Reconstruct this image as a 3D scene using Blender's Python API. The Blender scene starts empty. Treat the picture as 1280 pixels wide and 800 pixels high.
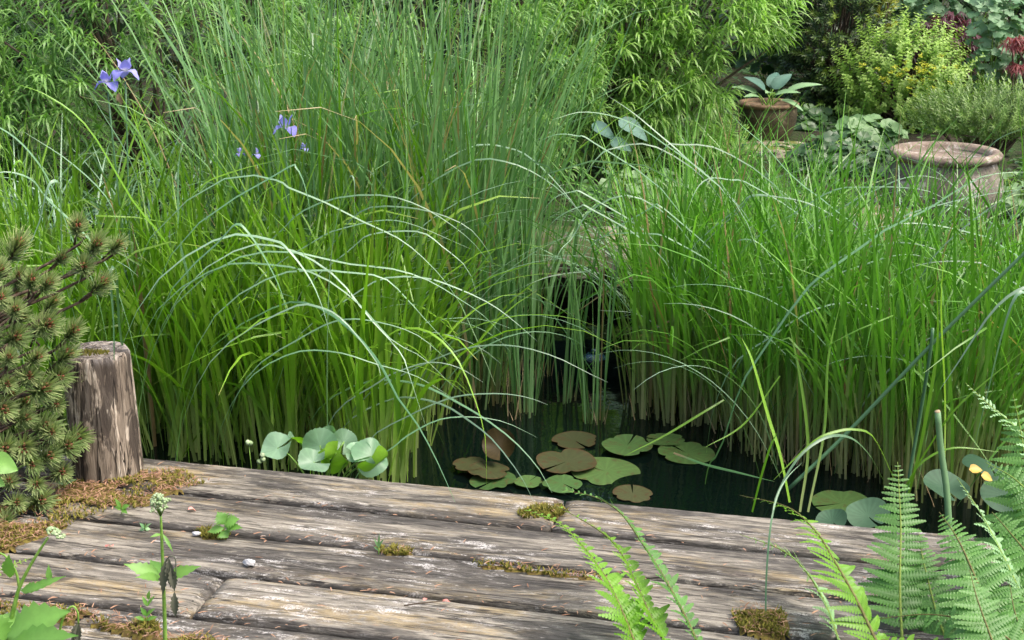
import bpy, math, random
from mathutils import Vector, Matrix, noise as mn
random.seed(11)
R = random.Random(5)
scn = bpy.context.scene
COL = scn.collection
V = Vector
PI = math.pi
# ------------------------------------------------------------------ camera numbers
CAMZ, FPX, PITCH = 1.45, 1849.0, math.radians(16.34)
CF = V((0, math.cos(PITCH), -math.sin(PITCH)))
CU = V((0, math.sin(PITCH), math.cos(PITCH)))
CR = V((1, 0, 0))
CO = V((0, 0, CAMZ))
def ray(u, v):
    return CF + CR * ((u - 640) / FPX) + CU * ((400 - v) / FPX)
def P(u, v, y):
    d = ray(u, v); return CO + d * (y / d.y)
def G(u, v, z=0.0):
    d = ray(u, v); return CO + d * ((z - CAMZ) / d.z)
def px_of(p):
    d = V(p) - CO; z = d.dot(CF)
    return 640 + FPX * d.x / z, 400 - FPX * d.dot(CU) / z
WATER = -0.25
# ------------------------------------------------------------------ object helpers
class MB:
    def __init__(s): s.v = []; s.f = []; s.a = []
    def vert(s, p, t=0.0, g=0.5, b=0.5):
        s.v.append((p[0], p[1], p[2])); s.a.append((t, g, b, 1.0)); return len(s.v) - 1
    def build(s, name, mat, parent=None, smooth=True, loc=None):
        me = bpy.data.meshes.new(name)
        vs = s.v
        if loc is not None:
            vs = [(p[0]-loc[0], p[1]-loc[1], p[2]-loc[2]) for p in vs]
        me.from_pydata(vs, [], s.f)
        at = me.color_attributes.new('tr', 'FLOAT_COLOR', 'POINT')
        flat = [c for a in s.a for c in a]
        at.data.foreach_set('color', flat)
        if smooth:
            me.polygons.foreach_set('use_smooth', [True] * len(me.polygons))
        if mat: me.materials.append(mat)
        me.update()
        o = bpy.data.objects.new(name, me); COL.objects.link(o)
        if loc is not None: o.location = loc
        if parent is not None:
            o.parent = parent
            if loc is None: o.matrix_parent_inverse = Matrix.Translation(parent.location).inverted()
        return o
def tag(o, label=None, cat=None, group=None, kind=None):
    if label: o['label'] = label
    if cat: o['category'] = cat
    if group: o['group'] = group
    if kind: o['kind'] = kind
    return o
def thing(name, label, cat, loc, group=None):
    o = bpy.data.objects.new(name, None); COL.objects.link(o)
    o.empty_display_size = .1
    o.location = loc
    return tag(o, label, cat, group)
def dup(o, loc, rz=0, sc=1.0, label=None, group=None, parent=None):
    c = o.copy(); COL.objects.link(c)
    c.location = loc; c.rotation_euler = (0, 0, rz); c.scale = (sc, sc, sc)
    if label: c['label'] = label
    if group: c['group'] = group
    for ch in o.children:
        d = ch.copy(); COL.objects.link(d); d.parent = c
        for g in ch.children:
            e = g.copy(); COL.objects.link(e); e.parent = d
    return c
# ------------------------------------------------------------------ materials
def newmat(name):
    m = bpy.data.materials.new(name); m.use_nodes = True
    nt = m.node_tree; nt.nodes.clear()
    out = nt.nodes.new('ShaderNodeOutputMaterial')
    return m, nt, out
class NT:
    def __init__(s, nt): s.nt = nt
    def n(s, typ, **kw):
        x = s.nt.nodes.new(typ)
        for k, v in kw.items(): setattr(x, k, v)
        return x
    def l(s, a, b): s.nt.links.new(a, b)
    def setv(s, sock, v):
        if hasattr(v, 'is_output') or hasattr(v, 'links'): s.l(v, sock)
        else:
            if sock.type == 'RGBA' and len(v) == 3: v = (*v, 1)
            sock.default_value = v
    def mix(s, fac, a, b, blend='MIX'):
        x = s.n('ShaderNodeMix', data_type='RGBA', blend_type=blend)
        s.setv(x.inputs[0], fac); s.setv(x.inputs[6], a); s.setv(x.inputs[7], b)
        return x.outputs[2]
    def math(s, op, a, b=0.0, c=None, clamp=False):
        x = s.n('ShaderNodeMath', operation=op); x.use_clamp = clamp
        s.setv(x.inputs[0], a); s.setv(x.inputs[1], b)
        if c is not None: s.setv(x.inputs[2], c)
        return x.outputs[0]
    def rng(s, v, a, b, c=0.0, d=1.0, interp='SMOOTHSTEP'):
        x = s.n('ShaderNodeMapRange', interpolation_type=interp)
        s.setv(x.inputs[0], v)
        for i, q in enumerate((a, b, c, d)): s.setv(x.inputs[i+1], q)
        return x.outputs[0]
    def noise(s, vec, scale, detail=4, rough=.6, dist=0.0):
        x = s.n('ShaderNodeTexNoise')
        s.l(vec, x.inputs['Vector']); x.inputs['Scale'].default_value = scale
        x.inputs['Detail'].default_value = detail; x.inputs['Roughness'].default_value = rough
        x.inputs['Distortion'].default_value = dist
        return x.outputs['Fac']
    def mapping(s, vec, scale, loc=None):
        x = s.n('ShaderNodeMapping'); s.l(vec, x.inputs[0])
        x.inputs['Scale'].default_value = scale
        if loc is not None: s.setv(x.inputs['Location'], loc)
        return x.outputs[0]
    def bump(s, h, strength=.5, dist=.01):
        x = s.n('ShaderNodeBump'); s.l(h, x.inputs['Height'])
        x.inputs['Strength'].default_value = strength; x.inputs['Distance'].default_value = dist
        return x.outputs[0]
    def bsdf(s, col, rough=.6, spec=.5, normal=None):
        x = s.n('ShaderNodeBsdfPrincipled')
        s.setv(x.inputs['Base Color'], col); s.setv(x.inputs['Roughness'], rough)
        s.setv(x.inputs['Specular IOR Level'], spec)
        if normal is not None: s.l(normal, x.inputs['Normal'])
        return x.outputs[0]
def leafmat(name, c0, c1, base=None, bt=(.05, .4), rough=.42, spec=.5, trans=.35, tip=None, tipt=(.88, 1.0), tint=(1.05, 1.3, .5), vein=False, under=None, dead=None, blotch=None):
    m, nt, out = newmat(name); N = NT(nt)
    at = N.n('ShaderNodeAttribute', attribute_name='tr')
    sp = N.n('ShaderNodeSeparateColor'); N.l(at.outputs['Color'], sp.inputs[0])
    t, g, b = sp.outputs[0], sp.outputs[1], sp.outputs[2]
    oi = N.n('ShaderNodeObjectInfo')
    gg = N.math('ADD', N.math('MULTIPLY', g, .8), N.math('MULTIPLY', oi.outputs['Random'], .2))
    col = N.mix(gg, c0, c1)
    if base is not None:
        col = N.mix(N.rng(N.math('ADD', t, N.math('MULTIPLY', g, .12)), bt[0], bt[1]), base, col)
    if tip is not None:
        col = N.mix(N.rng(N.math('ADD', t, N.math('MULTIPLY', b, .06)), tipt[0], tipt[1]), col, tip)
    hs = N.n('ShaderNodeHueSaturation')
    N.setv(hs.inputs['Value'], N.math('ADD', .72 if not vein else .55, N.math('MULTIPLY', b, .56 if not vein else .9)))
    N.l(col, hs.inputs['Color']); col = hs.outputs[0]
    if dead is not None:
        col = N.mix(N.rng(b, dead, dead + .02), col, N.mix(g, (.20, .13, .05), (.46, .36, .20)))
    if under is not None:
        ge = N.n('ShaderNodeNewGeometry')
        col = N.mix(ge.outputs['Backfacing'], col, under)
    tc = N.n('ShaderNodeTexCoord')
    nz = N.noise(tc.outputs['Object'], 60, 3)
    col = N.mix(.25, col, N.mix(N.rng(nz, .35, .65), (.45, .45, .45), (.62, .62, .62)), 'OVERLAY')
    if blotch is not None:
        bn = N.noise(tc.outputs['Object'], 38, 5, .7, .6)
        col = N.mix(N.math('MULTIPLY', N.rng(bn, .54, .62), .75), col, blotch)
    nrm = N.bump(nz, .08, .002)
    s1 = N.bsdf(col, rough, spec, nrm)
    tr = N.n('ShaderNodeBsdfTranslucent')
    N.l(N.mix(1.0, col, tint, 'MULTIPLY'), tr.inputs['Color'])
    ms = N.n('ShaderNodeMixShader'); ms.inputs[0].default_value = trans
    N.l(s1, ms.inputs[1]); N.l(tr.outputs[0], ms.inputs[2])
    N.l(ms.outputs[0], out.inputs[0])
    return m
def plainmat(name, col, col2=None, scale=20, rough=.7, spec=.3, bump=.4, stretch=(1, 1, 1), lo=.35, hi=.65, dist=.005):
    m, nt, out = newmat(name); N = NT(nt)
    tc = N.n('ShaderNodeTexCoord')
    co = N.mapping(tc.outputs['Object'], stretch)
    nz = N.noise(co, scale, 6, .65)
    c = N.mix(N.rng(nz, lo, hi), col, col2 or col)
    N.l(N.bsdf(c, rough, spec, N.bump(nz, bump, dist)), out.inputs[0])
    return m
def wood_mat():
    m, nt, out = newmat('weathered_decking'); N = NT(nt)
    tc = N.n('ShaderNodeTexCoord'); oi = N.n('ShaderNodeObjectInfo')
    off = N.n('ShaderNodeCombineXYZ')
    N.l(N.math('MULTIPLY', oi.outputs['Random'], 37.0), off.inputs[0])
    N.l(N.math('MULTIPLY', oi.outputs['Random'], 11.0), off.inputs[1])
    ad = N.n('ShaderNodeVectorMath', operation='ADD')
    N.l(tc.outputs['Object'], ad.inputs[0]); N.l(off.outputs[0], ad.inputs[1])
    co = ad.outputs[0]
    sepw = N.n('ShaderNodeSeparateXYZ'); N.l(tc.outputs['Object'], sepw.inputs[0])
    fib = N.noise(N.mapping(co, (22, 130, 130)), 1, 5, .72, .4)
    fib2 = N.noise(N.mapping(co, (8, 62, 62)), 1, 7, .75, .8)
    tone = N.noise(N.mapping(co, (1.0, 5.5, 5.5)), 1, 8, .7, .8)
    spk = N.noise(co, 190, 4, .8)
    blot = N.noise(N.mapping(co, (16, 36, 36)), 1, 6, .78, .6)
    c = N.mix(N.rng(fib2, .40, .60), (.13, .116, .094), (.31, .28, .225))
    c = N.mix(N.rng(fib, .3, .62), N.mix(.5, c, (.055, .048, .04)), c)
    oc = N.math('MULTIPLY', N.rng(N.noise(N.mapping(co, (1.6, 8, 8), (5, 3, 1)), 1, 6, .66), .49, .57), N.rng(blot, .38, .56))
    c = N.mix(N.math('MULTIPLY', oc, .55), c, N.mix(N.rng(fib2, .35, .65), (.15, .105, .045), (.37, .27, .11)))
    dk = N.math('MULTIPLY', N.rng(tone, .46, .54), N.rng(blot, .28, .46))
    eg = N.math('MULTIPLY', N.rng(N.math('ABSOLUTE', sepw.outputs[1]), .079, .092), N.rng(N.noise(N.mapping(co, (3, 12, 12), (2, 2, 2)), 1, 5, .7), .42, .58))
    seam_shade = N.rng(N.math('ADD', N.math('ABSOLUTE', sepw.outputs[1]), N.math('MULTIPLY', N.math('SUBTRACT', blot, .5), .03)), .0855, .0885)  # shade of the plank gaps painted dark into board edges and sides
    dk = N.math('MAXIMUM', N.math('MAXIMUM', dk, eg), seam_shade)
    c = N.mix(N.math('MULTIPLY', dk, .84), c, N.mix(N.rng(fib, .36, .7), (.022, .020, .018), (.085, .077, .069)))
    pm = N.rng(N.noise(N.mapping(co, (1.7, 6, 6), (9, 1, 4)), 1, 4, .6), .47, .56)
    wh = N.math('MULTIPLY', pm, N.math('MULTIPLY', N.rng(N.noise(N.mapping(co, (11, 36, 36), (9, 1, 4)), 1, 7, .78, .3), .50, .60), N.rng(spk, .40, .56)))
    c = N.mix(N.math('MULTIPLY', wh, .66), c, (.66, .63, .59))
    ff = N.rng(N.noise(N.mapping(co, (16, 85, 85), (2, 7, 3)), 1, 3, .7), .645, .70)
    c = N.mix(N.math('MULTIPLY', ff, .6), c, (.52, .49, .44))
    # long cracks
    cr = N.noise(N.mapping(co, (1.1, 26, 26), (3, 3, 8)), 1, 4, .6, .5)
    cm = N.rng(N.math('ABSOLUTE', N.math('SUBTRACT', cr, .5)), .0, .016)
    c = N.mix(cm, (.03, .025, .02), c)
    c = N.mix(N.rng(spk, .30, .46), N.mix(.4, c, (.04, .035, .03)), c)
    # knots
    vo = N.n('ShaderNodeTexVoronoi', feature='F1'); N.l(N.mapping(co, (1.9, 5.5, .01)), vo.inputs['Vector']); vo.inputs['Scale'].default_value = 1
    kd = N.math('ADD', vo.outputs['Distance'], N.math('MULTIPLY', N.math('SUBTRACT', fib2, .5), .05))
    c = N.mix(N.rng(kd, .055, .085), N.mix(N.rng(N.math('FRACT', N.math('MULTIPLY', kd, 50)), .2, .7), (.05, .042, .036), (.15, .125, .10)), c)
    h = N.math('ADD', N.math('MULTIPLY', fib, .35), N.math('ADD', N.math('MULTIPLY', fib2, .5), N.math('MULTIPLY', cm, .7)))
    h = N.math('ADD', h, N.math('MULTIPLY', spk, .25))
    N.l(N.bsdf(c, N.rng(fib2, .3, .7, .62, .85), .28, N.bump(h, .7, .005)), out.inputs[0])
    return m
def post_mat():
    m, nt, out = newmat('weathered_post'); N = NT(nt)
    tc = N.n('ShaderNodeTexCoord'); co = tc.outputs['Object']
    fib = N.noise(N.mapping(co, (70, 70, 6)), 1, 6, .7, .6)
    pat = N.noise(N.mapping(co, (16, 16, 3.2), (1.7, 2, 0)), 1, 6, .65, 1.2)
    pat2 = N.noise(N.mapping(co, (22, 22, 7), (4, 2, 0)), 1, 4, .6, .8)
    c = N.mix(N.rng(fib, .33, .66), (.09, .068, .05), (.30, .245, .185))
    c = N.mix(N.math('MULTIPLY', N.rng(pat, .49, .55), .85), c, N.mix(N.rng(fib, .3, .7), (.40, .32, .24), (.60, .52, .42)))
    c = N.mix(N.math('MULTIPLY', N.rng(pat2, .52, .57), .85), c, (.045, .035, .028))
    sep = N.n('ShaderNodeSeparateXYZ'); N.l(co, sep.inputs[0])
    topm = N.math('MULTIPLY', N.rng(N.math('ADD', sep.outputs[2], N.math('MULTIPLY', pat, .14)), .36, .43), .75)
    c = N.mix(topm, c, N.mix(N.rng(fib, .3, .7), (.075, .072, .075), (.26, .25, .245)))
    crk = N.noise(N.mapping(co, (30, 30, 1.6), (8, 0, 0)), 1, 3, .6, .8)
    cm = N.rng(N.math('ABSOLUTE', N.math('SUBTRACT', crk, .5)), 0, .018)
    c = N.mix(cm, (.022, .017, .013), c)
    h = N.math('ADD', N.math('MULTIPLY', fib, .5), N.math('ADD', N.math('MULTIPLY', cm, .6), N.math('MULTIPLY', pat, .8)))
    N.l(N.bsdf(c, .8, .2, N.bump(h, .9, .012)), out.inputs[0])
    return m
def water_mat():
    m, nt, out = newmat('dark_pond_water'); N = NT(nt)
    tc = N.n('ShaderNodeTexCoord')
    nz = N.noise(N.mapping(tc.outputs['Object'], (1, 1, 1)), 9, 3, .5)
    n2 = N.noise(tc.outputs['Object'], 45, 2, .5)
    h = N.math('ADD', nz, N.math('MULTIPLY', n2, .16))
    x = N.n('ShaderNodeBsdfPrincipled')
    x.inputs['Base Color'].default_value = (.0015, .004, .0035, 1)
    x.inputs['Roughness'].default_value = .03; x.inputs['IOR'].default_value = 1.33
    N.l(N.bump(h, .14, .012), x.inputs['Normal'])
    N.l(x.outputs[0], out.inputs[0])
    return m
def stone_mat(name, a, b, lich=(.5, .48, .42), amt=.7, moss=None):
    m, nt, out = newmat(name); N = NT(nt)
    tc = N.n('ShaderNodeTexCoord'); co = tc.outputs['Object']
    n1 = N.noise(co, 9, 8, .7, .3); n2 = N.noise(co, 40, 6, .7); n3 = N.noise(N.mapping(co, (1, 1, 1), (3, 5, 7)), 14, 6, .7, .5)
    c = N.mix(N.rng(n1, .35, .65), a, b)
    c = N.mix(N.math('MULTIPLY', N.rng(n3, .52, .62), amt), c, lich)
    c = N.mix(N.rng(n2, .3, .5), N.mix(.5, c, (.03, .025, .02)), c)
    if moss is not None:
        ge = N.n('ShaderNodeNewGeometry'); sp = N.n('ShaderNodeSeparateXYZ'); N.l(ge.outputs['Normal'], sp.inputs[0])
        c = N.mix(N.math('MULTIPLY', N.rng(sp.outputs[2], .3, .9), N.rng(n3, .40, .54)), c, moss)
    h = N.math('ADD', n1, N.math('MULTIPLY', n2, .4))
    N.l(N.bsdf(c, .85, .25, N.bump(h, .7, .015)), out.inputs[0])
    return m
def ground_mat():
    m, nt, out = newmat('damp_soil'); N = NT(nt)
    tc = N.n('ShaderNodeTexCoord'); co = tc.outputs['Object']
    n1 = N.noise(co, 3, 8, .7); n2 = N.noise(co, 35, 6, .7); n3 = N.noise(co, .35, 4)
    c = N.mix(N.rng(n2, .35, .65), (.014, .011, .008), (.05, .038, .026))
    c = N.mix(N.math('MULTIPLY', N.rng(n1, .45, .6), .8), c, (.03, .055, .014))
    c = N.mix(N.math('MULTIPLY', N.rng(n3, .4, .6), .4), c, (.045, .075, .02))
    N.l(N.bsdf(c, .9, .2, N.bump(n2, .8, .03)), out.inputs[0])
    return m
M = {}
M['lime'] = leafmat('lime_sedge_leaf', (.07, .185, .010), (.20, .37, .028), base=(.38, .46, .17), bt=(.0, .50), trans=.40, rough=.36, dead=.975, tip=(.30, .27, .10), tipt=(1.0, 1.06))
M['rush'] = leafmat('blue_green_rush', (.065, .18, .05), (.22, .38, .15), base=(.19, .15, .07), bt=(.04, .22), trans=.28, rough=.34, dead=.95, tip=(.33, .26, .10), tipt=(.985, 1.05))
M['reed'] = leafmat('fine_reed_leaf', (.055, .18, .016), (.165, .36, .045), base=(.30, .31, .145), bt=(.10, .60), trans=.36, rough=.36, dead=.965)
M['pale'] = leafmat('glaucous_blade', (.09, .21, .09), (.24, .36, .24), trans=.25, rough=.38, spec=.55, base=(.09, .20, .03), bt=(.0, .38))
M['bright'] = leafmat('bright_green_blade', (.13, .30, .02), (.20, .38, .03), trans=.4, rough=.35)
M['culm'] = leafmat('green_culm', (.07, .16, .07), (.09, .20, .09), trans=.0, rough=.4)
M['straw'] = leafmat('dead_straw', (.30, .22, .12), (.45, .36, .22), trans=.1, rough=.7, spec=.2)
M['willow'] = leafmat('willow_leaf', (.115, .25, .055), (.30, .48, .15), trans=.38, rough=.42)
M['willow_bright'] = leafmat('bright_willow_leaf', (.15, .30, .05), (.36, .54, .16), trans=.40, rough=.42)
M['twig'] = plainmat('dark_twig', (.05, .035, .025), (.12, .09, .06), 60)
M['yew'] = leafmat('yew_needle', (.04, .09, .022), (.11, .18, .035), base=(.015, .038, .012), bt=(.1, .9), trans=.1, rough=.4)
M['yew_tip'] = leafmat('yew_new_growth', (.13, .21, .03), (.27, .36, .05), trans=.15)
M['gold'] = leafmat('golden_needle', (.30, .34, .02), (.48, .48, .05), trans=.3)
M['oregano'] = leafmat('lime_shrub_leaf', (.17, .32, .04), (.34, .48, .11), trans=.35, rough=.5)
M['yellow_fl'] = leafmat('yellow_floret', (.42, .44, .04), (.60, .56, .08), trans=.3)
M['hebe'] = leafmat('trailing_shrub_leaf', (.09, .18, .04), (.22, .33, .08), trans=.3)
M['columbine'] = leafmat('columbine_leaf', (.09, .21, .09), (.20, .33, .17), trans=.3, rough=.55)
M['mantle'] = leafmat('lobed_leaf', (.10, .21, .07), (.20, .32, .14), trans=.3, rough=.55)
M['purple'] = leafmat('purple_maple_leaf', (.05, .016, .026), (.13, .045, .06), trans=.3, tint=(1.3, .6, .7))
M['redmaple'] = leafmat('red_maple_leaf', (.20, .055, .065), (.32, .12, .11), trans=.4, tint=(1.4, .6, .5))
M['hedge'] = leafmat('dark_hedge_leaf', (.012, .035, .012), (.04, .085, .025), trans=.2)
M['ivy'] = leafmat('dark_ground_leaf', (.025, .07, .022), (.075, .16, .045), trans=.25)
M['hosta'] = leafmat('blue_hosta_leaf', (.12, .25, .11), (.22, .36, .17), trans=.22, rough=.5, vein=True)
M['bluehosta'] = leafmat('grey_blue_leaf', (.05, .12, .09), (.11, .20, .15), trans=.15, rough=.65, spec=.3, vein=True)
M['marsh'] = leafmat('marsh_leaf', (.16, .30, .16), (.26, .42, .26), trans=.42, rough=.38, under=(.19, .36, .03), vein=True)
M['pad_g'] = leafmat('green_lily_pad', (.038, .088, .024), (.075, .135, .036), trans=.05, rough=.5, spec=.3, blotch=(.07, .06, .02), vein=True)
M['pad_b'] = leafmat('bronze_lily_pad', (.036, .043, .016), (.058, .062, .024), trans=.05, rough=.5, spec=.3, blotch=(.06, .03, .012), vein=True, tip=(.06, .034, .014), tipt=(.85, 1.1))
M['pad_r'] = leafmat('brown_lily_leaf', (.022, .02, .006), (.045, .028, .008), trans=.03, rough=.6, spec=.2, vein=True)
M['fern'] = leafmat('fern_pinna', (.055, .165, .028), (.14, .30, .065), trans=.38, rough=.45)
M['fern_lime'] = leafmat('young_fern_pinna', (.12, .29, .02), (.21, .40, .04), trans=.45, rough=.42)
M['fern_pale'] = leafmat('pale_fern_back', (.22, .40, .18), (.34, .52, .28), trans=.35, rough=.5)
M['rachis'] = plainmat('fern_rachis', (.085, .065, .02), (.14, .15, .035), 120, .6)
M['rachis_g'] = plainmat('green_rachis', (.14, .20, .03), (.20, .28, .05), 120, .6)
M['weed'] = leafmat('weed_leaf', (.10, .25, .04), (.21, .40, .085), trans=.4, rough=.45)
M['weedstem'] = plainmat('weed_stem', (.13, .26, .035), (.20, .34, .06), 80, .5)
M['umbel'] = leafmat('pale_umbel', (.19, .29, .11), (.36, .43, .26), trans=.1, rough=.7)
M['wither'] = leafmat('withered_leaf', (.06, .07, .045), (.13, .13, .09), trans=.1, rough=.8)
M['needle'] = leafmat('pine_needle', (.13, .22, .06), (.40, .45, .20), base=(.10, .17, .04), bt=(.0, .6), trans=.12, rough=.45)
M['bud'] = leafmat('pine_bud', (.17, .04, .022), (.36, .13, .075), trans=.0, rough=.7)
M['bark'] = plainmat('pine_bark', (.05, .035, .025), (.16, .11, .075), 60, .9)
M['moss'] = leafmat('moss_shoot', (.09, .10, .02), (.27, .23, .05), trans=.2, rough=.8, spec=.1)
M['litter'] = leafmat('needle_litter', (.16, .075, .045), (.42, .26, .17), trans=.05, rough=.85, spec=.1)
M['mossbase'] = plainmat('moss_bed', (.09, .06, .025), (.16, .13, .03), 90, .95, .1, .9)
M['iris'] = leafmat('iris_petal', (.17, .16, .55), (.40, .40, .82), trans=.3, tint=(1, 1, 1.1), base=(.85, .82, .70), bt=(.02, .42), rough=.6)
M['withered_iris'] = leafmat('faded_bloom', (.24, .15, .10), (.34, .24, .16), trans=.2, rough=.8)
M['petal'] = leafmat('pink_petal', (.45, .16, .13), (.6, .28, .24), trans=.2)
M['yleaf'] = leafmat('yellow_dead_leaf', (.62, .36, .06), (.75, .50, .12), trans=.3)
M['darkpad'] = leafmat('dark_lily_leaf', (.035, .085, .045), (.065, .125, .065), trans=.1, rough=.6, spec=.25, vein=True)
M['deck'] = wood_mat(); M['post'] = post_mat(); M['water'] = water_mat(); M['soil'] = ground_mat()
M['stone'] = stone_mat('limestone', (.17, .145, .11), (.38, .34, .27), (.52, .50, .45), .6, (.10, .12, .02))
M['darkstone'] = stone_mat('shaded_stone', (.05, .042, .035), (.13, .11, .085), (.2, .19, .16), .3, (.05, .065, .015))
M['pot'] = stone_mat('brown_glazed_clay', (.042, .036, .019), (.092, .076, .040), (.21, .175, .10), .65)
M['potrim'] = stone_mat('terracotta_rim', (.12, .078, .045), (.19, .125, .072), (.26, .20, .13), .6)
M['urn'] = stone_mat('lichened_terracotta', (.095, .085, .066), (.21, .185, .145), (.40, .38, .33), .85)
M['urnrim'] = stone_mat('weathered_terracotta_rim', (.15, .115, .087), (.25, .195, .15), (.42, .38, .33), .85)
M['pebble'] = stone_mat('white_pebble', (.45, .44, .43), (.62, .61, .6), (.7, .7, .7), .5)
M['blue'] = plainmat('dark_blue_plastic', (.01, .03, .05), (.02, .06, .09), 30, .25, .5, .1)
# ------------------------------------------------------------------ shape helpers
def orth(T, ref):
    s = T.cross(ref)
    if s.length < 1e-5: s = T.cross(V((1, .3, .2)))
    return s.normalized()
def catmull(pts, n):
    out = []
    q = [pts[0] * 2 - pts[1]] + list(pts) + [pts[-1] * 2 - pts[-2]]
    segs = len(pts) - 1
    for k in range(n + 1):
        x = k / n * segs; i = min(int(x), segs - 1); t = x - i
        a, b, c, d = q[i], q[i+1], q[i+2], q[i+3]
        out.append(.5 * ((2*b) + (c-a)*t + (2*a-5*b+4*c-d)*t*t + (3*b-a-3*c+d)*t*t*t))
    return out
def strip(mb, pts, width, sdir, g, b, fold=.25, prof=None, twist=0.0, flat=False):
    n = len(pts); prev = None
    for i, p in enumerate(pts):
        t = i / (n - 1)
        T = (pts[min(i+1, n-1)] - pts[max(i-1, 0)]).normalized()
        S = sdir - T * sdir.dot(T)
        if S.length < 1e-4: S = T.orthogonal()
        S.normalize()
        if twist:
            S = Matrix.Rotation(twist * t, 3, T) @ S
        Nn = S.cross(T)
        w = width * .5 * (prof(t) if prof else (.75 + .5 * min(t, .5)) * (1 - max(0, (t - .45) / .55) ** 1.6 * .93))
        if flat:
            row = [mb.vert(p - S * w, t, g, b), mb.vert(p + S * w, t, g, b)]
        else:
            row = [mb.vert(p - S * w + Nn * w * fold, t, g, b), mb.vert(p, t, g, b), mb.vert(p + S * w + Nn * w * fold, t, g, b)]
        if prev:
            for k in range(len(row) - 1):
                mb.f.append((prev[k], prev[k+1], row[k+1], row[k]))
        prev = row
def tube(mb, pts, r0, r1, g=.5, b=.5, n=6, cap=True):
    prev = None; m = len(pts); S = None
    for i, p in enumerate(pts):
        t = i / (m - 1)
        T = (pts[min(i+1, m-1)] - pts[max(i-1, 0)])
        T = T.normalized() if T.length > 1e-8 else V((0, 0, 1))
        S = T.orthogonal().normalized() if S is None else (S - T * S.dot(T)).normalized()
        B = T.cross(S); r = r0 + (r1 - r0) * t
        row = [mb.vert(p + (S * math.cos(2*PI*k/n) + B * math.sin(2*PI*k/n)) * r, t, g, b) for k in range(n)]
        if prev:
            for k in range(n): mb.f.append((prev[k], prev[(k+1) % n], row[(k+1) % n], row[k]))
        elif cap: mb.f.append(tuple(reversed(row)))
        prev = row
    if cap: mb.f.append(tuple(prev))
def gen_pts(root, az, lean, bend, L, n=9, pw=1.6, wob=.0, rr=R):
    p = V(root); out = [p.copy()]; ds = L / n; a2 = az
    for i in range(n):
        s = (i + .5) / n
        th = lean + bend * s ** pw
        a2 += rr.uniform(-wob, wob)
        p = p + V((math.sin(th) * math.cos(a2), math.sin(th) * math.sin(a2), math.cos(th))) * ds
        out.append(p.copy())
    return out
def quadleaf(mb, base, d, nrm, L, W, g, b, fold=.3, droop=.2):
    d = d.normalized(); s = orth(d, nrm); up = s.cross(d)
    tip = base + d * L - up * (-droop) * 0 + V((0, 0, -droop * L))
    i0 = mb.vert(base, 0, g, b); it = mb.vert(tip, 1, g, b)
    l1 = mb.vert(base + d * L * .32 - s * W * .46 + up * fold * W * .4, .3, g, b)
    l2 = mb.vert(base + d * L * .70 - s * W * .38 + up * fold * W * .3 + V((0, 0, -droop * L * .4)), .7, g, b)
    r1 = mb.vert(base + d * L * .32 + s * W * .46 + up * fold * W * .4, .3, g, b)
    r2 = mb.vert(base + d * L * .70 + s * W * .38 + up * fold * W * .3 + V((0, 0, -droop * L * .4)), .7, g, b)
    mb.f.append((i0, it, l2, l1)); mb.f.append((i0, r1, r2, it))
def bigleaf(mb, base, d, up, L, W, g=.5, b=.5, droop=.6, cup=.2, n=9, cols=7, shape='ovate', wave=.0, serr=0):
    d = V(d).normalized(); s = orth(d, V(up)); p = V(base)
    prev = None; cur = d.copy(); ds = L / n
    for i in range(n + 1):
        t = i / n
        if shape == 'ovate': w = (math.sin(PI * min(1, t ** .62)) ** .8) if t < 1 else 0.0
        elif shape == 'heart': w = math.sqrt(max(0, 1 - (2 * t - .95) ** 2 * .98)) if t < .99 else .05
        else: w = math.sin(PI * t ** .8) ** 1.2
        w = max(w, .03) * W * .5
        if serr: w *= 1 + serr * (.5 if i % 2 else -.5)
        Nn = s.cross(cur); row = []
        for k in range(cols):
            q = k / (cols - 1) * 2 - 1
            off = Nn * (cup * w * (abs(q) ** 1.3) + wave * W * math.sin(t * 11 + q * 3) * abs(q))
            rib = .5 + .5 * math.cos(q * PI * 5)
            row.append(mb.vert(p + s * w * q + off + Nn * rib * .008 * W, t, g, min(1, b * (.75 + .5 * rib))))
        if prev:
            for k in range(cols - 1): mb.f.append((prev[k], prev[k+1], row[k+1], row[k]))
        prev = row
        cur = (Matrix.Rotation(-droop / n, 3, s) @ cur).normalized()
        p = p + cur * ds
def disc(mb, c, nrm, rd, r, g=.5, b=.5, cup=.0, notch=.0, lobes=0, amp=.0, rings=4, seg=40, wav=.0, nv=9, seed=0, bites=None, vv=.3):
    nrm = V(nrm).normalized(); x = (V(rd) - nrm * V(rd).dot(nrm)).normalized(); y = nrm.cross(x)
    ci = mb.vert(V(c), 0, g, b); prev = None
    for j in range(1, rings + 1):
        q = j / rings; row = []
        for k in range(seg + 1):
            a = notch + (2 * PI - 2 * notch) * k / seg
            rr = r * q * (1 + (amp * math.cos(lobes * a) if lobes else 0) * q)
            rr *= 1 + .035 * mn.noise(V((math.cos(a) * 1.7 + seed, math.sin(a) * 1.7, seed * .7)))
            if bites:
                for bt_, bw_ in bites: rr *= 1 - .16 * q * q * math.exp(-((a - bt_) / bw_) ** 2)
            h = cup * r * q * q + wav * r * q * q * math.sin(a * 3 + seed)
            vein = abs(math.cos(a * nv)) ** 8
            row.append(mb.vert(V(c) + x * math.cos(a) * rr + y * math.sin(a) * rr + nrm * h, q, g, min(1, b * .8 + vv * vein)))
        for k in range(seg):
            if prev: mb.f.append((prev[k], row[k], row[k+1], prev[k+1]))
            else: mb.f.append((ci, row[k], row[k+1]))
        prev = row
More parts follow.
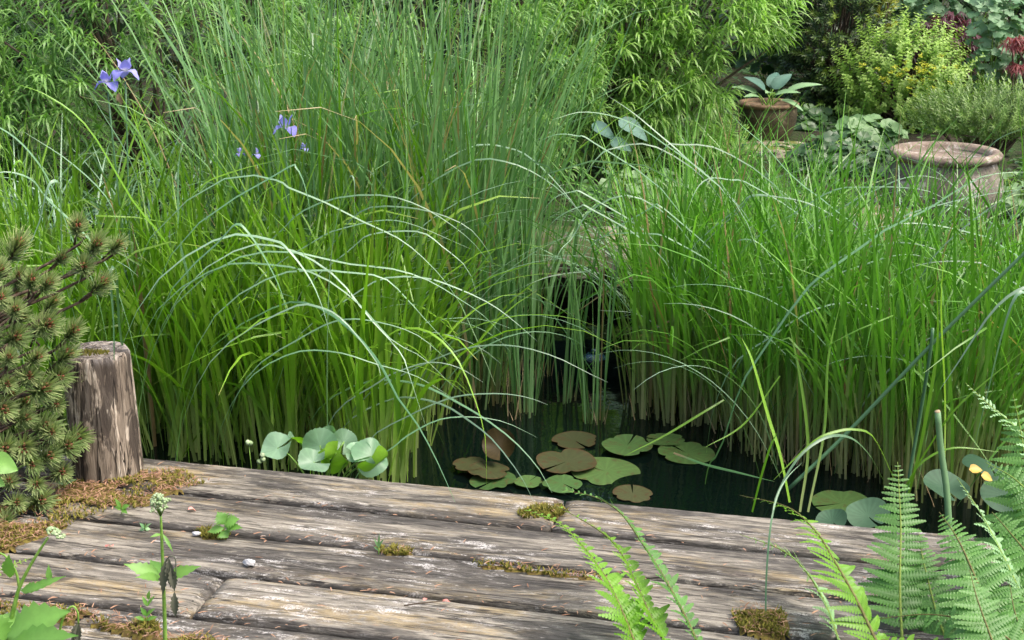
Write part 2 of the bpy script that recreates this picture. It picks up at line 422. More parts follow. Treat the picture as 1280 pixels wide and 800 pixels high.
def lathe(mb, prof, c, n=56, wob=.0, seed=0):
    rows = []
    for j, (r, z) in enumerate(prof):
        row = []
        for k in range(n):
            a = 2 * PI * k / n
            q = 1 + wob * mn.noise(V((math.cos(a) * 1.5 + seed, math.sin(a) * 1.5, z * 8)))
            row.append(mb.vert(V((c[0] + r * q * math.cos(a), c[1] + r * q * math.sin(a), c[2] + z)), z, .5, .5))
        if rows:
            for k in range(n): mb.f.append((rows[-1][k], rows[-1][(k+1) % n], row[(k+1) % n], row[k]))
        rows.append(row)
    mb.f.append(tuple(rows[-1])); mb.f.append(tuple(reversed(rows[0])))
def blob(mb, c, r, g=.5, b=.5, seg=6, rings=4, sq=(1, 1, 1), rough=.0, seed=0):
    c = V(c); rows = []
    top = mb.vert(c + V((0, 0, r * sq[2])), 1, g, b); bot = mb.vert(c - V((0, 0, r * sq[2])), 0, g, b)
    for j in range(1, rings):
        th = PI * j / rings; row = []
        for k in range(seg):
            a = 2 * PI * k / seg + j
            d = V((math.sin(th) * math.cos(a), math.sin(th) * math.sin(a), math.cos(th)))
            q = r * (1 + rough * mn.noise(d * 2.3 + V((seed, seed * .3, 0))))
            row.append(mb.vert(c + V((d.x * sq[0], d.y * sq[1], d.z * sq[2])) * q, (d.z + 1) / 2, g, b))
        rows.append(row)
    for k in range(seg):
        mb.f.append((top, rows[0][k], rows[0][(k+1) % seg])); mb.f.append((bot, rows[-1][(k+1) % seg], rows[-1][k]))
    for j in range(len(rows) - 1):
        for k in range(seg): mb.f.append((rows[j][k], rows[j+1][k], rows[j+1][(k+1) % seg], rows[j][(k+1) % seg]))
# ================================================================== SETTING
A0 = G(175, 570); B0 = G(1025, 650)
E = (B0 - A0).normalized(); NR = V((E.y, -E.x, 0))      # NR points from the pond towards the camera
def edge_y(x): return A0.y + (x - A0.x) * E.y / E.x
def sstep(a, b, x):
    t = max(0, min(1, (x - a) / (b - a))); return t * t * (3 - 2 * t)
def bank_y(x): return 6.15 + .12 * math.sin(2.1 * x) + .25 * sstep(.5, 2.5, x)
def gh(x, y):
    h = -.13 + .035 * mn.noise(V((x * 1.7, y * 1.7, 0))) * sstep(1, 3, abs(y - 3) + .5)
    if y > 5: h += (min(y, 16) - 5) * .05 + max(0, y - 16) * .012
    h = min(h, 2.4)
    d = min(y - edge_y(x) + .06, bank_y(x) - y, x + 3.3, 3.1 - x)
    m = sstep(-.06, .22, d)
    return h * (1 - m) - .72 * m
xs = [-300, -120, -60, -30, -16] + [-9 + .5 * i for i in range(9)] + [-4.5 + .14 * i for i in range(65)] + [4.8 + .5 * i for i in range(9)] + [16, 30, 60, 120, 300]
ys = [-60, -20, -8, -3, -1] + [.5 + .13 * i for i in range(60)] + [8.5 + .5 * i for i in range(14)] + [17, 21, 28, 45, 90, 300]
mb = MB(); idx = {}
for j, y in enumerate(ys):
    for i, x in enumerate(xs): idx[i, j] = mb.vert((x, y, gh(x, y)))
for j in range(len(ys) - 1):
    for i in range(len(xs) - 1): mb.f.append((idx[i, j], idx[i+1, j], idx[i+1, j+1], idx[i, j+1]))
tag(mb.build('ground', M['soil']), kind='structure')
mb = MB()
pw = [(-3.36, 2.9 + 1.5), (-3.36, 6.9), (3.2, 6.9), (3.2, 2.75)]
nx = 24; rows = []
for i in range(nx + 1):
    x = -3.4 + 6.6 * i / nx
    rows.append((mb.vert((x, edge_y(x) - .12, WATER)), mb.vert((x, 7.0, WATER))))
for i in range(nx): mb.f.append((rows[i][0], rows[i+1][0], rows[i+1][1], rows[i][1]))
tag(mb.build('water', M['water']), kind='structure')
# ------------------------------------------------------------------ deck
PW, GAP, TH = .1955, .017, .10
deck = thing('wooden_deck', 'weathered grey timber deck of wide split planks along the near side of the pond', 'deck', A0 + NR * .5)
def plank(s0, s1, row, seed, crook=0.0):
    L = s1 - s0; n = max(8, int(L / .022)); mbp = MB(); hw = (PW - GAP) / 2
    prof = []
    for k in range(19): prof.append((hw * (1 - 2 * k / 18), 0.0))
    prof = [(hw, -TH), (hw, -.05), (hw, -.009), (hw - .001, -.004)] + [(hw - .003, -.0015)] + [(q[0] * (hw - .007) / hw, 0) for q in prof] + [(-hw + .003, -.0015), (-hw + .001, -.004), (-hw, -.009), (-hw, -.05), (-hw, -TH)]
    prev = None; first = None
    for i in range(n + 1):
        x = -L / 2 + L * i / n; row_i = []
        ed = .003 * mn.noise(V((x * 5, seed, 1))) + .005 * mn.noise(V((x * 23, seed, 4)))
        ef = .0025 * mn.noise(V((x * 6, seed, 9))) + .004 * mn.noise(V((x * 27, seed, 6)))
        for (py, pz) in prof:
            q = py / hw
            yy = py + (ed if q > .9 else ef if q < -.9 else 0) * .55
            zz = pz
            if pz > -.02:
                zz += (.0016 * mn.noise(V((x * 1.6, py * 10, seed))) + .0007 * mn.noise(V((x * 5, py * 40, seed + 5))) + .0003 * mn.noise(V((x * 20, py * 40, seed))))
                ee = sstep(.955, 1, abs(q)); zz -= ee * (.003 + .004 * max(0, mn.noise(V((x * 4.5, seed + q, 2)))) + .005 * .5 * max(0, mn.noise(V((x * 17, seed - q, 3)))))
                en = sstep(.03, 0, min(x + L / 2, L / 2 - x)); zz -= .009 * en * (.5 + abs(mn.noise(V((py * 40, seed, 7)))))
            row_i.append(mbp.vert((x, yy, zz)))
        if prev:
            for k in range(len(row_i) - 1): mbp.f.append((prev[k], row_i[k], row_i[k+1], prev[k+1]))
            mbp.f.append((prev[-1], row_i[-1], row_i[0], prev[0]))
        else: first = row_i
        prev = row_i
    mbp.f.append(tuple(first)); mbp.f.append(tuple(reversed(prev)))
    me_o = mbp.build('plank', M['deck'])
    c = A0 + E * ((s0 + s1) / 2) + NR * (PW * (row + .5))
    me_o.parent = deck
    me_o.location = c - deck.location; me_o.location.z = (0, -.003, -.004, -.007, -.008)[row]
    me_o.rotation_euler = (0, 0, math.atan2(E.y, E.x) + crook)
    return me_o
def s_of(u, v): return (G(u, v) - A0).dot(E)
j0 = s_of(700, 635); j3 = s_of(252, 748)
for (a, b, r, cr) in ((-1.4, j0 - .004, 0, 0), (j0 + .004, 2.9, 0, .003), (-1.45, 2.85, 1, -.001), (-1.38, 2.9, 2, .0015),
                      (-1.4, j3 - .004, 3, 0), (j3 + .004, 2.88, 3, -.002), (-1.42, 2.86, 4, .001)):
    plank(a, b, r, r * 7.3 + a * 3.1, cr)
# ------------------------------------------------------------------ sawn post
pc = G(130, 592)
ptop = P(133, 441, pc.y).z
mb = MB(); n = 72; prev = None; H = ptop
for j in range(41):
    t = j / 40; z = -.12 + (H + .12) * t; row = []
    rad = .091 - .006 * t
    if t > .97: rad -= .006 * ((t - .97) / .03) ** 2
    cx = pc.x + .010 * (1 - t); 
    for k in range(n):
        a = 2 * PI * k / n
        q = 1 + .05 * mn.noise(V((math.cos(a) * 1.2, math.sin(a) * 1.2, z * .8))) + .035 * mn.noise(V((math.cos(a) * 5, math.sin(a) * 5, z * 2.2))) + .022 * mn.noise(V((math.cos(a) * 14, math.sin(a) * 14, z * 7)))
        for (ca, wd, dp) in ((-2.05, .05, .07), (-1.15, .04, .05), (-1.75, .03, .05), (-.75, .035, .06), (-2.6, .05, .05)):
            da = abs(math.atan2(math.sin(a - ca - .12 * mn.noise(V((z * 9, ca, 0)))), math.cos(a - ca)))
            q -= dp * max(0, 1 - da / wd)
        row.append(mb.vert((cx + rad * q * math.cos(a), pc.y + .02 + rad * q * math.sin(a), z)))
    if prev:
        for k in range(n): mb.f.append((prev[k], prev[(k+1) % n], row[(k+1) % n], row[k]))
    prev = row
for q in (.8, .55, .3, .1):
    row = []
    for k in range(n):
        p = V(mb.v[prev[k]]) if q == .8 else None
        a = 2 * PI * k / n
        rr = .086 * q
        row.append(mb.vert((pc.x + rr * math.cos(a), pc.y + .02 + rr * math.sin(a), H + .002 * mn.noise(V((math.cos(a) * 3 * q, math.sin(a) * 3 * q, 1))) - .006 * (1 - q))))
    for k in range(n): mb.f.append((prev[k], prev[(k+1) % n], row[(k+1) % n], row[k]))
    prev = row
mb.f.append(tuple(prev))
post = tag(mb.build('wooden_post', M['post'], loc=V((pc.x, pc.y, 0))), 'short round weathered wooden post with peeling bark at the corner of the deck', 'post')
mb = MB()
for i in range(240):
    a = R.uniform(0, 2 * PI); r = .035 * math.sqrt(R.random())
    p = V((pc.x - .012 + r * 1.4 * math.cos(a), pc.y + .01 + r * .8 * math.sin(a), H - .006))
    strip(mb, [p, p + V((R.uniform(-.006, .006), R.uniform(-.006, .006), R.uniform(.005, .012)))], .004, V((1, 0, 0)), R.random(), R.random(), flat=True)
mb.build('moss_patch', M['moss'], post)
# ------------------------------------------------------------------ stones of the pond edge
def stone(c, size, seed, label, mat='stone', rz=0, group=None):
    mb = MB(); n = 12; c = V(c); rows = {}
    bmv = []
    import bmesh
    bm = bmesh.new(); bmesh.ops.create_cube(bm, size=2)
    bmesh.ops.subdivide_edges(bm, edges=bm.edges[:], cuts=11, use_grid_fill=True)
    rot = Matrix.Rotation(rz, 3, 'Z')
    for v in bm.verts:
        p = v.co.copy(); q = p.normalized() * 1.25
        p = p.lerp(q, .38)
        d = p * .9
        p *= 1 + .16 * mn.noise(d * 1.3 + V((seed, 0, 0))) + .07 * mn.noise(d * 3.5 + V((0, seed, 0))) + .03 * mn.noise(d * 9 + V((0, 0, seed)))
        p.z += .06 * mn.noise(V((p.x * .5, seed, p.z * 6)))
        v.co = rot @ V((p.x * size[0] / 2, p.y * size[1] / 2, p.z * size[2] / 2))
    for v in bm.verts: mb.vert(v.co + c)
    bm.verts.index_update()
    for f in bm.faces: mb.f.append(tuple(v.index for v in f.verts))
    bm.free()
    return tag(mb.build('stone', M[mat], loc=c), label, 'stone', group)
sg = 'stones edging the far side of the pond'
def pst(u, v, y, w, h, dpt, seed, label, mat='stone', rz=0):
    return stone(P(u, v, y), (w, dpt, h), seed, label, mat, rz, sg)
pst(958, 196, 8.35, .52, .16, .5, 1, 'flat grey stone slab directly under the brown glazed pot')
pst(945, 232, 8.0, .40, .16, .4, 2, 'dark layered stone below the slab that carries the brown pot', 'darkstone')
pst(1000, 218, 8.1, .34, .15, .35, 3, 'shaded stone block to the right below the brown pot', 'darkstone')
pst(965, 268, 7.2, .36, .13, .4, 4, 'pale stone showing through the sedge below the brown pot')
pst(880, 330, 6.35, .34, .26, .4, 5, 'pale limestone block behind the reeds below the pot, left one', rz=.2)
pst(968, 345, 6.4, .46, .28, .4, 6, 'wide pale limestone block behind the right-hand reeds', rz=-.1)
pst(1035, 330, 6.5, .22, .22, .3, 7, 'narrow grey stone behind the reeds below the big urn')
pst(822, 314, 5.95, .46, .07, .75, 8, 'yellowish flat ledge stone over the dark gap in the reeds', rz=.1)
pst(665, 312, 5.95, .56, .07, .75, 9, 'long flat ledge stone at the left of the dark gap in the reeds', 'darkstone', rz=-.06)
pst(745, 372, 6.3, 1.3, .34, .3, 10, 'dark recessed stone under the yellowish ledge', 'darkstone')
pst(560, 330, 6.4, .5, .2, .4, 11, 'stone hidden behind the dense blue-green rushes', 'darkstone')
pst(1100, 290, 6.5, .34, .18, .34, 12, 'small grey stone at the foot of the big urn')
# ------------------------------------------------------------------ pots
def pot(name, c, prof, rimprof, mat, rmat, label, seed):
    mb = MB(); lathe(mb, prof, c, wob=.03, seed=seed)
    o = tag(mb.build(name, M[mat], loc=V(c)), label, 'pot')
    m2 = MB(); lathe(m2, rimprof, c, wob=.02, seed=seed + 3); m2.build('rim', M[rmat], o)
    return o
p1 = P(958, 178, 8.5); s = 8.5 / 8.5 * .172
def ring(r, z, t, n=9): return [(r + t * math.cos(a), z + t * .8 * math.sin(a)) for a in [2 * PI * k / n for k in range(n + 1)]]
h1 = P(958, 129, 8.5).z - p1.z
pot('flower_pot', p1, [(.105, 0), (.118, .01), (.145, h1 * .28), (.163, h1 * .52), (.168, h1 * .72), (.163, h1 * .88), (.158, h1 * .98), (.140, h1 * .98), (.138, h1 * .85), (.02, h1 * .83)],
    [(.150, h1 * .93), (.166, h1 * .92), (.176, h1 * .96), (.177, h1 * 1.0), (.170, h1 * 1.035), (.150, h1 * 1.03), (.142, h1 * .96)], 'pot', 'potrim', 'squat brown glazed clay pot holding a blue-green hosta on the stone slab', 2)
urnc = P(1175, 277, 6.75); h2 = P(1175, 190, 6.75).z - urnc.z
pot("garden_urn", urnc, [(.17, -.1), (.19, 0), (.245, h2 * .25), (.268, h2 * .48), (.262, h2 * .66), (.232, h2 * .84), (.222, h2 * .95), (.20, h2 * .95), (.20, h2 * .5), (.02, h2 * .45)],
    [(.205, h2 * .92), (.232, h2 * .90), (.252, h2 * .945), (.256, h2 * .99), (.243, h2 * 1.03), (.215, h2 * 1.03), (.200, h2 * .99), (.198, h2 * .93)], 'urn', 'urnrim', 'large wide-mouthed terracotta urn with pale lichen and a thick rim', 6)
# ================================================================== REEDS AND SEDGES
def make_tuft(name, mat, nb, rad, Lr, wr, lean, bend, n=9, strays=.1, sbend=(1.2, 2.0), flat=False, fold=.3, dead=0):
    mb = MB()
    for i in range(nb):
        a = R.uniform(0, 2 * PI); r = rad * math.sqrt(R.random())
        az = a + R.uniform(-1.0, 1.0)
        L = R.uniform(*Lr); w = R.uniform(*wr)
        le = R.uniform(*lean); be = R.uniform(*bend) ** 1.0
        if R.random() < strays: be = R.uniform(*sbend)
        pts = gen_pts((r * math.cos(a), r * math.sin(a), -.06), az, le, be, L, n, R.uniform(1.4, 2.6), .04)
        if R.random() < .08:
            kk = R.randint(n // 2, n - 2); ka = R.uniform(0, 6.28); kd = V((math.cos(ka), math.sin(ka), R.uniform(-.9, .2))).normalized()
            for m in range(kk + 1, len(pts)): pts[m] = pts[m-1] + (kd + V((0, 0, -.12 * (m - kk)))).normalized() * (L / n)
        ta = az + PI / 2 + R.uniform(-.7, .7)
        strip(mb, pts, w, V((math.cos(ta), math.sin(ta), 0)), R.random(), R.random(), fold, twist=R.uniform(-1.2, 1.2), flat=flat)
    o = mb.build(name, M[mat])
    if dead:
        md = MB()
        for i in range(dead):
            a = R.uniform(0, 2 * PI); r = rad * 1.1 * math.sqrt(R.random())
            pts = gen_pts((r * math.cos(a), r * math.sin(a), -.05), R.uniform(0, 6.28), R.uniform(.02, .5), R.uniform(-.1, .3), R.uniform(.07, .26), 3)
            pts = [V((0, 0, -.08))] + pts
            strip(md, pts, R.uniform(.003, .006), V((math.cos(a), math.sin(a), 0)), R.random(), R.random(), flat=True)
        md.build('dead_stems', M['straw'], o)
    return o
def scatter(protos, quads, n, labels, group, sc=(.85, 1.15), z=None, cat='sedge', skip=.06):
    """quads: list of ((u,v) x4) on the water plane, walked as bilinear patches"""
    first = set(); k = 0
    tot = sum(q[1] for q in quads)
    for (cs, wgt) in quads:
        m = max(1, round(n * wgt / tot)); nu = max(1, round(math.sqrt(m * 2.2))); nv = max(1, math.ceil(m / nu))
        c = [G(u, v, WATER) for (u, v) in cs]
        for i in range(m):
            a = ((i % nu) + R.uniform(.05, .95)) / nu; b = ((i // nu) + R.uniform(.05, .95)) / nv
            if R.random() < skip: continue
            p = (c[0] * (1 - a) + c[1] * a) * (1 - b) + (c[3] * (1 - a) + c[2] * a) * b
            if z is None: p.z = WATER
            else: p.z = gh(p.x, p.y) - .01
            o = protos[k % len(protos)]; k += 1
            lab = labels(p) if callable(labels) else labels
            if id(o) in first:
                dup(o, p, R.uniform(0, 6.28), R.uniform(*sc), lab, group)
            else:
                first.add(id(o)); o.location = p; o.rotation_euler = (0, 0, R.uniform(0, 6.28))
                tag(o, lab, cat, group)
lime = [make_tuft('sedge_tuft', 'lime', 23, .085, (.66, 1.06), (.0100, .0170), (.02, .26), (.05, .85), strays=.16) for i in range(6)]
scatter(lime, [(((165, 578), (522, 618), (545, 505), (190, 470)), 3.2), (((-90, 560), (160, 575), (190, 478), (-60, 455)), 1.6)], 54,
        'bright lime-green sedge tuft growing in the pond behind the left part of the deck', 'lime sedge tufts on the left')
rush = [make_tuft('rush_tuft', 'rush', 27, .13, (.9, 1.72), (.0065, .0110), (.01, .26), (.0, .65), n=9, strays=.2, sbend=(.8, 2.0), flat=True, dead=7) for i in range(6)]
scatter(rush, [(((330, 492), (560, 505), (560, 440), (300, 425)), 2), (((545, 502), (628, 506), (622, 440), (560, 440)), 1.2)], 46,
        'tall dense blue-green rush tuft in the middle of the pond', 'tall blue-green rushes', (.8, 1.1), cat='rush')
rush2 = [make_tuft('rush_tuft', 'rush', 18, .05, (.75, 1.2), (.007, .011), (.01, .14), (.0, .35), n=8, strays=.1, flat=True, dead=6) for i in range(2)]
for i, (u, v, lab) in enumerate(((655, 520, 'blue-green rush tuft at the left side of the dark gap, standing in open water'), (678, 470, 'slim blue-green rush tuft inside the dark gap'), (706, 500, 'pale-stemmed rush tuft with brown foot in the middle of the dark gap'), (742, 528, 'leaning narrow rush tuft at the right of the dark gap, nearest the lily pads'))):
    o = rush2[i % 2]
    if i < 2: o.location = G(u, v, WATER); tag(o, lab, 'rush', 'rushes in the dark gap'); 
    else: o = dup(o, G(u, v, WATER), 1.9 * i, .72 if i == 3 else .85, lab, 'rushes in the dark gap')
    if i == 1: o.scale = (.6, .6, .8)
reed = [make_tuft('reed_tuft', 'reed', 27, .095, (.58, 1.10), (.0076, .0126), (.01, .17), (.05, 1.0), n=8, strays=.2, dead=5, flat=True) for i in range(7)]
scatter(reed, [(((800, 514), (900, 545), (930, 430), (830, 425)), 1.6), (((905, 556), (1060, 622), (1100, 440), (920, 430)), 2.2), (((1050, 624), (1340, 640), (1330, 440), (1090, 440)), 3.0), (((840, 425), (1060, 440), (1060, 400), (860, 395)), .7)], 112,
        'fine lime-green reed tuft with pale stems at the right of the pond', 'fine reeds on the right', (.85, 1.12), cat='reed')
rushp = [make_tuft('rush_tuft', 'pale', 12, .12, (1.0, 1.6), (.006, .009), (.03, .22), (.1, .7), n=9, strays=.3, sbend=(.8, 2.2)) for i in range(2)]
scatter(rushp, [(((330, 485), (640, 490), (620, 440), (320, 430)), 1)], 12, 'pale glaucous blades rising loosely through the tall blue-green rushes', 'pale blades among the rushes', (.8, 1.05), cat='rush')
for o in COL.objects:
    if o.name.startswith('reed_tuft') and o.location.y > 4.55:
        u_ = px_of(o.location)[0]
        if u_ > 1040: o.scale.z *= .78
        elif u_ > 880: o.scale.z *= .88
rush3 = [make_tuft('rush_tuft', 'lime', 15, .12, (.95, 1.65), (.006, .010), (.02, .22), (.05, .6), n=9, strays=.2, sbend=(.8, 1.8)) for i in range(3)]
scatter(rush3, [(((310, 490), (630, 500), (615, 440), (300, 430)), 1)], 18, 'yellow-green rush blades mixed into the tall blue-green rushes', 'yellow-green rushes', (.8, 1.08), cat='rush')
blue = [make_tuft('arching_sedge', 'pale', 20, .08, (.65, 1.05), (.008, .013), (.15, .6), (.5, 1.5), n=9, strays=.2) for i in range(4)]
scatter(blue, [(((-60, 470), (330, 470), (360, 400), (-60, 390)), 1)], 20,
        'loose glaucous sedge with whitish arching leaves on the left bank under the irises', 'glaucous sedges on the left bank', (.9, 1.1))
blue2 = [make_tuft('arching_sedge', 'pale', 12, .06, (.66, 1.0), (.005, .008), (.1, .5), (.9, 1.9), n=10, strays=.2) for i in range(4)]
scatter(blue2, [(((800, 455), (1320, 470), (1300, 400), (800, 400)), 1)], 24,
        'fine sedge with whitish arching leaf ends rising above the right-hand reeds', 'whitish arching sedges on the right', (.9, 1.1))
bank = [make_tuft('grass_tuft', 'rush', 30, .12, (.5, 1.0), (.006, .010), (.05, .3), (.1, .8), n=7, flat=True) for i in range(3)]
scatter(bank, [(((300, 425), (600, 430), (600, 395), (260, 390)), 1), (((-80, 440), (250, 440), (250, 395), (-80, 390)), 1)], 30,
        'mixed green bank grass tuft behind the tall rushes', 'bank grasses at the back', z=1, cat='grass tuft')
# ---- individually traced long blades
def traced(parent, pts, y0, y1, w, mat='pale', root=True, n=22, ends=None, face=.6, name='arching_blade'):
    k = len(pts)
    ys_ = ends or [y0 + (y1 - y0) * i / (k - 1) for i in range(k)]
    q = [P(u, v, y) for (u, v), y in zip(pts, ys_)]
    if root:
        dx, dv = pts[1][0] - pts[0][0], pts[1][1] - pts[0][1]
        sg_ = 1 if dx > 0 else -1
        d = q[0].z - WATER; hz = max(0.0, abs(dx) / math.hypot(dx, dv) - .25) / .75
        if dv > 0: hz = 1.0
        A_ = (.06 + .42 * d) * hz + .03
        if dv > 0:
            e = .09; up = min(.09, .5 * e * dv / max(abs(dx), 1)); 
            q = [V((q[0].x - sg_ * (e + A_ * math.cos(f)), q[0].y + .02, WATER - .02 + (d + up) * math.sin(f))) for f in (0, .45, .95, 1.45)] + q
        else:
            q = [V((q[0].x - sg_ * A_ * math.cos(f), q[0].y + .02, WATER - .02 + d * math.sin(f))) for f in (0, .45, .95)] + q
    c = catmull(q, n)
    ch = (q[-1] - q[0]); hd = V((ch.x, ch.y, 0)).normalized()
    sd = (V((-hd.y, hd.x, 0)) * (1 - face) * (1 if hd.x > 0 else -1) + V((0, .25, 1)) * face * .8).normalized()
    mb = MB(); strip(mb, c, w, sd, R.random(), R.random(), .22, twist=R.uniform(-.15, .15))
    return mb.build(name, M[mat], parent)
def zend(u, v, z=.012): return G(u, v, z).y
tl = thing('arching_sedge', 'sedge with long whitish blades arching rightwards over the open water and deck edge', 'sedge', G(430, 540, WATER))
L_ = [
 ([(340,385),(380,378),(419,396),(454,428),(479,462),(497,497),(522,531),(547,578),(569,628)], 4.05, zend(569,628), .0080),
 ([(330,330),(394,342),(447,378),(490,425),(530,448),(570,487)], 4.3, 4.2, .0065),
 ([(362,312),(419,345),(460,395),(500,440),(512,470),(536,545)], 4.35, 4.15, .0065),
 ([(454,478),(500,476),(535,484),(572,503),(604,522),(641,550),(672,584),(690,616)], 4.15, 3.72, .0075),
 ([(485,500),(516,497),(554,506),(585,525),(616,550),(650,594),(669,631)], 4.1, zend(669,631), .0065),
 ([(500,470),(541,450),(579,436),(616,431),(654,434),(697,447),(735,466),(760,478)], 4.4, 4.3, .0060),
 ([(470,480),(491,467),(535,453),(572,459),(604,478)], 4.3, 4.3, .0055),
 ([(510,520),(547,503),(579,494),(626,492),(660,497),(685,506)], 4.25, 4.2, .0055),
 ([(490,560),(510,544),(547,525),(585,521),(629,527),(672,547)], 4.1, 4.15, .0050),
 ([(350,290),(376,265),(422,247),(479,244),(522,256),(560,278),(591,303),(616,334)], 4.5, 4.5, .0060),
 ([(420,300),(438,275),(463,259),(507,259),(547,267),(585,284),(607,309),(618,330)], 4.55, 4.5, .0060),
 ([(345,225),(360,234),(407,253),(454,277),(497,297),(529,322),(560,356),(582,391)], 4.4, 4.3, .0065),
 ([(440,310),(460,294),(494,289),(529,291),(554,309),(585,337),(600,384)], 4.5, 4.4, .0060),
 ([(360,315),(388,319),(438,330),(491,336),(535,350),(572,372),(604,394),(629,419)], 4.3, 4.35, .0065),
 ([(440,370),(479,348),(529,347),(566,358),(610,378),(641,400),(672,427)], 4.45, 4.4, .0060),
 ([(400,338),(430,340),(479,347),(510,375),(535,403),(576,447)], 4.3, 4.3, .0065),
 ([(424,260),(436,222),(443,226),(443,260),(442,328)], 4.2, 4.15, .0060),
 ([(350,215),(372,212),(385,247),(388,281),(385,309)], 4.2, 4.15, .0070),
 ([(340,300),(360,312),(385,344),(401,378),(415,425)], 4.1, 4.0, .0080),
 ([(275,300),(295,280),(310,290),(330,320),(350,360),(360,395)], 4.05, 4.0, .0085),
 ([(360,386),(400,384),(432,403),(469,450),(476,470)], 4.1, 4.0, .0070),
 ([(420,440),(470,455),(520,470),(570,500)], 4.2, 4.2, .0050),
 ([(380,420),(425,400),(470,402),(520,418),(560,450)], 4.25, 4.2, .0055),
 ([(395,300),(430,285),(480,275),(520,282),(590,312)], 4.5, 4.45, .0050),
]
for pts, a, b, w in L_: traced(tl, pts, a if b < 3.75 else a - .34, b if b < 3.75 else b - .34, w * .92)
traced(tl, [(430,480),(454,447),(485,419),(507,410),(535,414),(560,434),(579,462),(597,509),(607,550),(608,606)], 4.1, 3.78, .0075, 'bright')
tf = thing('arching_sedge', 'sedge with broad bent and upright blades rising above the dwarf pine at the far left', 'sedge', G(120, 540, WATER))
F_ = [
 ([(224,300),(222,220),(228,170),(245,110),(270,40)], 4.3, 4.3, .0165, 'pale'),
 ([(185,270),(162,200),(130,145),(100,95)], 4.4, 4.3, .0125, 'pale'),
 ([(90,300),(62,228),(31,184),(0,160),(-30,150)], 4.0, 3.9, .013, 'pale'),
 ([(38,330),(36,262),(31,215),(23,201),(12,222),(0,265)], 3.9, 3.85, .011, 'bright'),
 ([(78,340),(76,275),(74,232),(66,227),(58,240),(45,290),(12,345)], 3.9, 3.8, .012, 'pale'),
 ([(70,300),(76,225),(110,187),(153,141)], 4.0, 4.0, .011, 'bright'),
 ([(205,330),(194,235),(172,160),(140,100)], 4.1, 4.1, .011, 'bright'),
 ([(150,300),(135,250),(88,203),(30,165)], 4.2, 4.1, .009, 'pale'),
 ([(165,250),(110,160),(60,120),(20,105)], 4.2, 4.2, .009, 'bright'),
 ([(150,420),(145,340),(138,345),(142,400),(143,480)], 3.6, 3.5, .011, 'pale'),
 ([(60,420),(55,340),(54,250),(50,190)], 3.9, 3.9, .010, 'bright'),
 ([(30,420),(40,330),(60,270),(90,240)], 3.8, 3.8, .010, 'bright'),
 ([(60,250),(40,225),(10,215),(-20,220)], 4.1, 4.0, .009, 'pale'),
 ([(250,330),(235,260),(255,230),(290,215),(345,200)], 4.2, 4.2, .009, 'bright'),
 ([(300,330),(310,275),(330,240),(372,218)], 4.2, 4.2, .009, 'bright'),
]
for pts, a, b, w, m_ in F_: traced(tf, pts, a, b, w * .95, m_)
tr_ = thing('arching_sedge', 'sedge sending long whitish arching blades to the right in front of the big urn', 'sedge', G(960, 600, WATER))
R_ = [
 ([(900,562),(924,487),(945,451),(999,372),(1029,342),(1068,315),(1110,285),(1155,264),(1188,243),(1224,222),(1254,216),(1285,215)], 4.35, 4.5, .0085),
 ([(969,418),(990,402),(1026,384),(1062,378),(1092,384),(1119,396),(1140,418)], 4.6, 4.6, .0060),
 ([(1000,400),(1041,384),(1068,375),(1104,369),(1140,372),(1176,379),(1209,396)], 4.7, 4.6, .0060),
 ([(960,420),(999,372),(1041,345),(1074,333),(1110,321),(1140,318),(1164,324)], 4.7, 4.7, .0065),
 ([(1035,330),(1074,312),(1110,304),(1140,304),(1170,312),(1200,330),(1218,346)], 4.8, 4.7, .0060),
 ([(1239,336),(1218,328),(1176,327),(1140,334),(1110,352)], 4.5, 4.5, .0060),
 ([(1240,300),(1227,295),(1188,285),(1146,279),(1110,282),(1074,291)], 4.8, 4.7, .0060),
 ([(1000,262),(1044,237),(1080,234),(1125,234),(1164,240),(1200,261)], 5.0, 4.9, .0060),
 ([(1060,255),(1095,237),(1128,223),(1158,220),(1188,228)], 5.0, 5.0, .0060),
 ([(920,262),(939,244),(972,246),(1005,252),(1032,264),(1062,285)], 5.0, 4.9, .0065),
 ([(910,320),(924,300),(948,303),(966,324),(987,351),(1002,372)], 4.9, 4.8, .0055),
 ([(1200,240),(1240,180),(1285,158)], 4.9, 4.8, .0055),
 ([(1090,300),(1130,270),(1190,252),(1250,240),(1290,236)], 4.7, 4.7, .0060),
 ([(1130,400),(1160,330),(1210,280),(1260,245),(1290,225)], 4.5, 4.5, .0065),
 ([(1330,420),(1300,365),(1275,362),(1240,390),(1200,450),(1175,487)], 3.55, 3.5, .0105),
 ([(1320,480),(1290,380),(1272,368),(1255,410),(1235,490),(1215,570)], 3.5, 3.45, .0110),
]
for pts, a, b, w in R_: traced(tr_, pts, a - (.3 if a > 4 else 0), b - (.3 if a > 4 else 0), w * .98)
tm = thing('arching_sedge', 'sedge with crossing whitish blades between the tall rushes and the brown pot', 'sedge', G(800, 470, WATER))
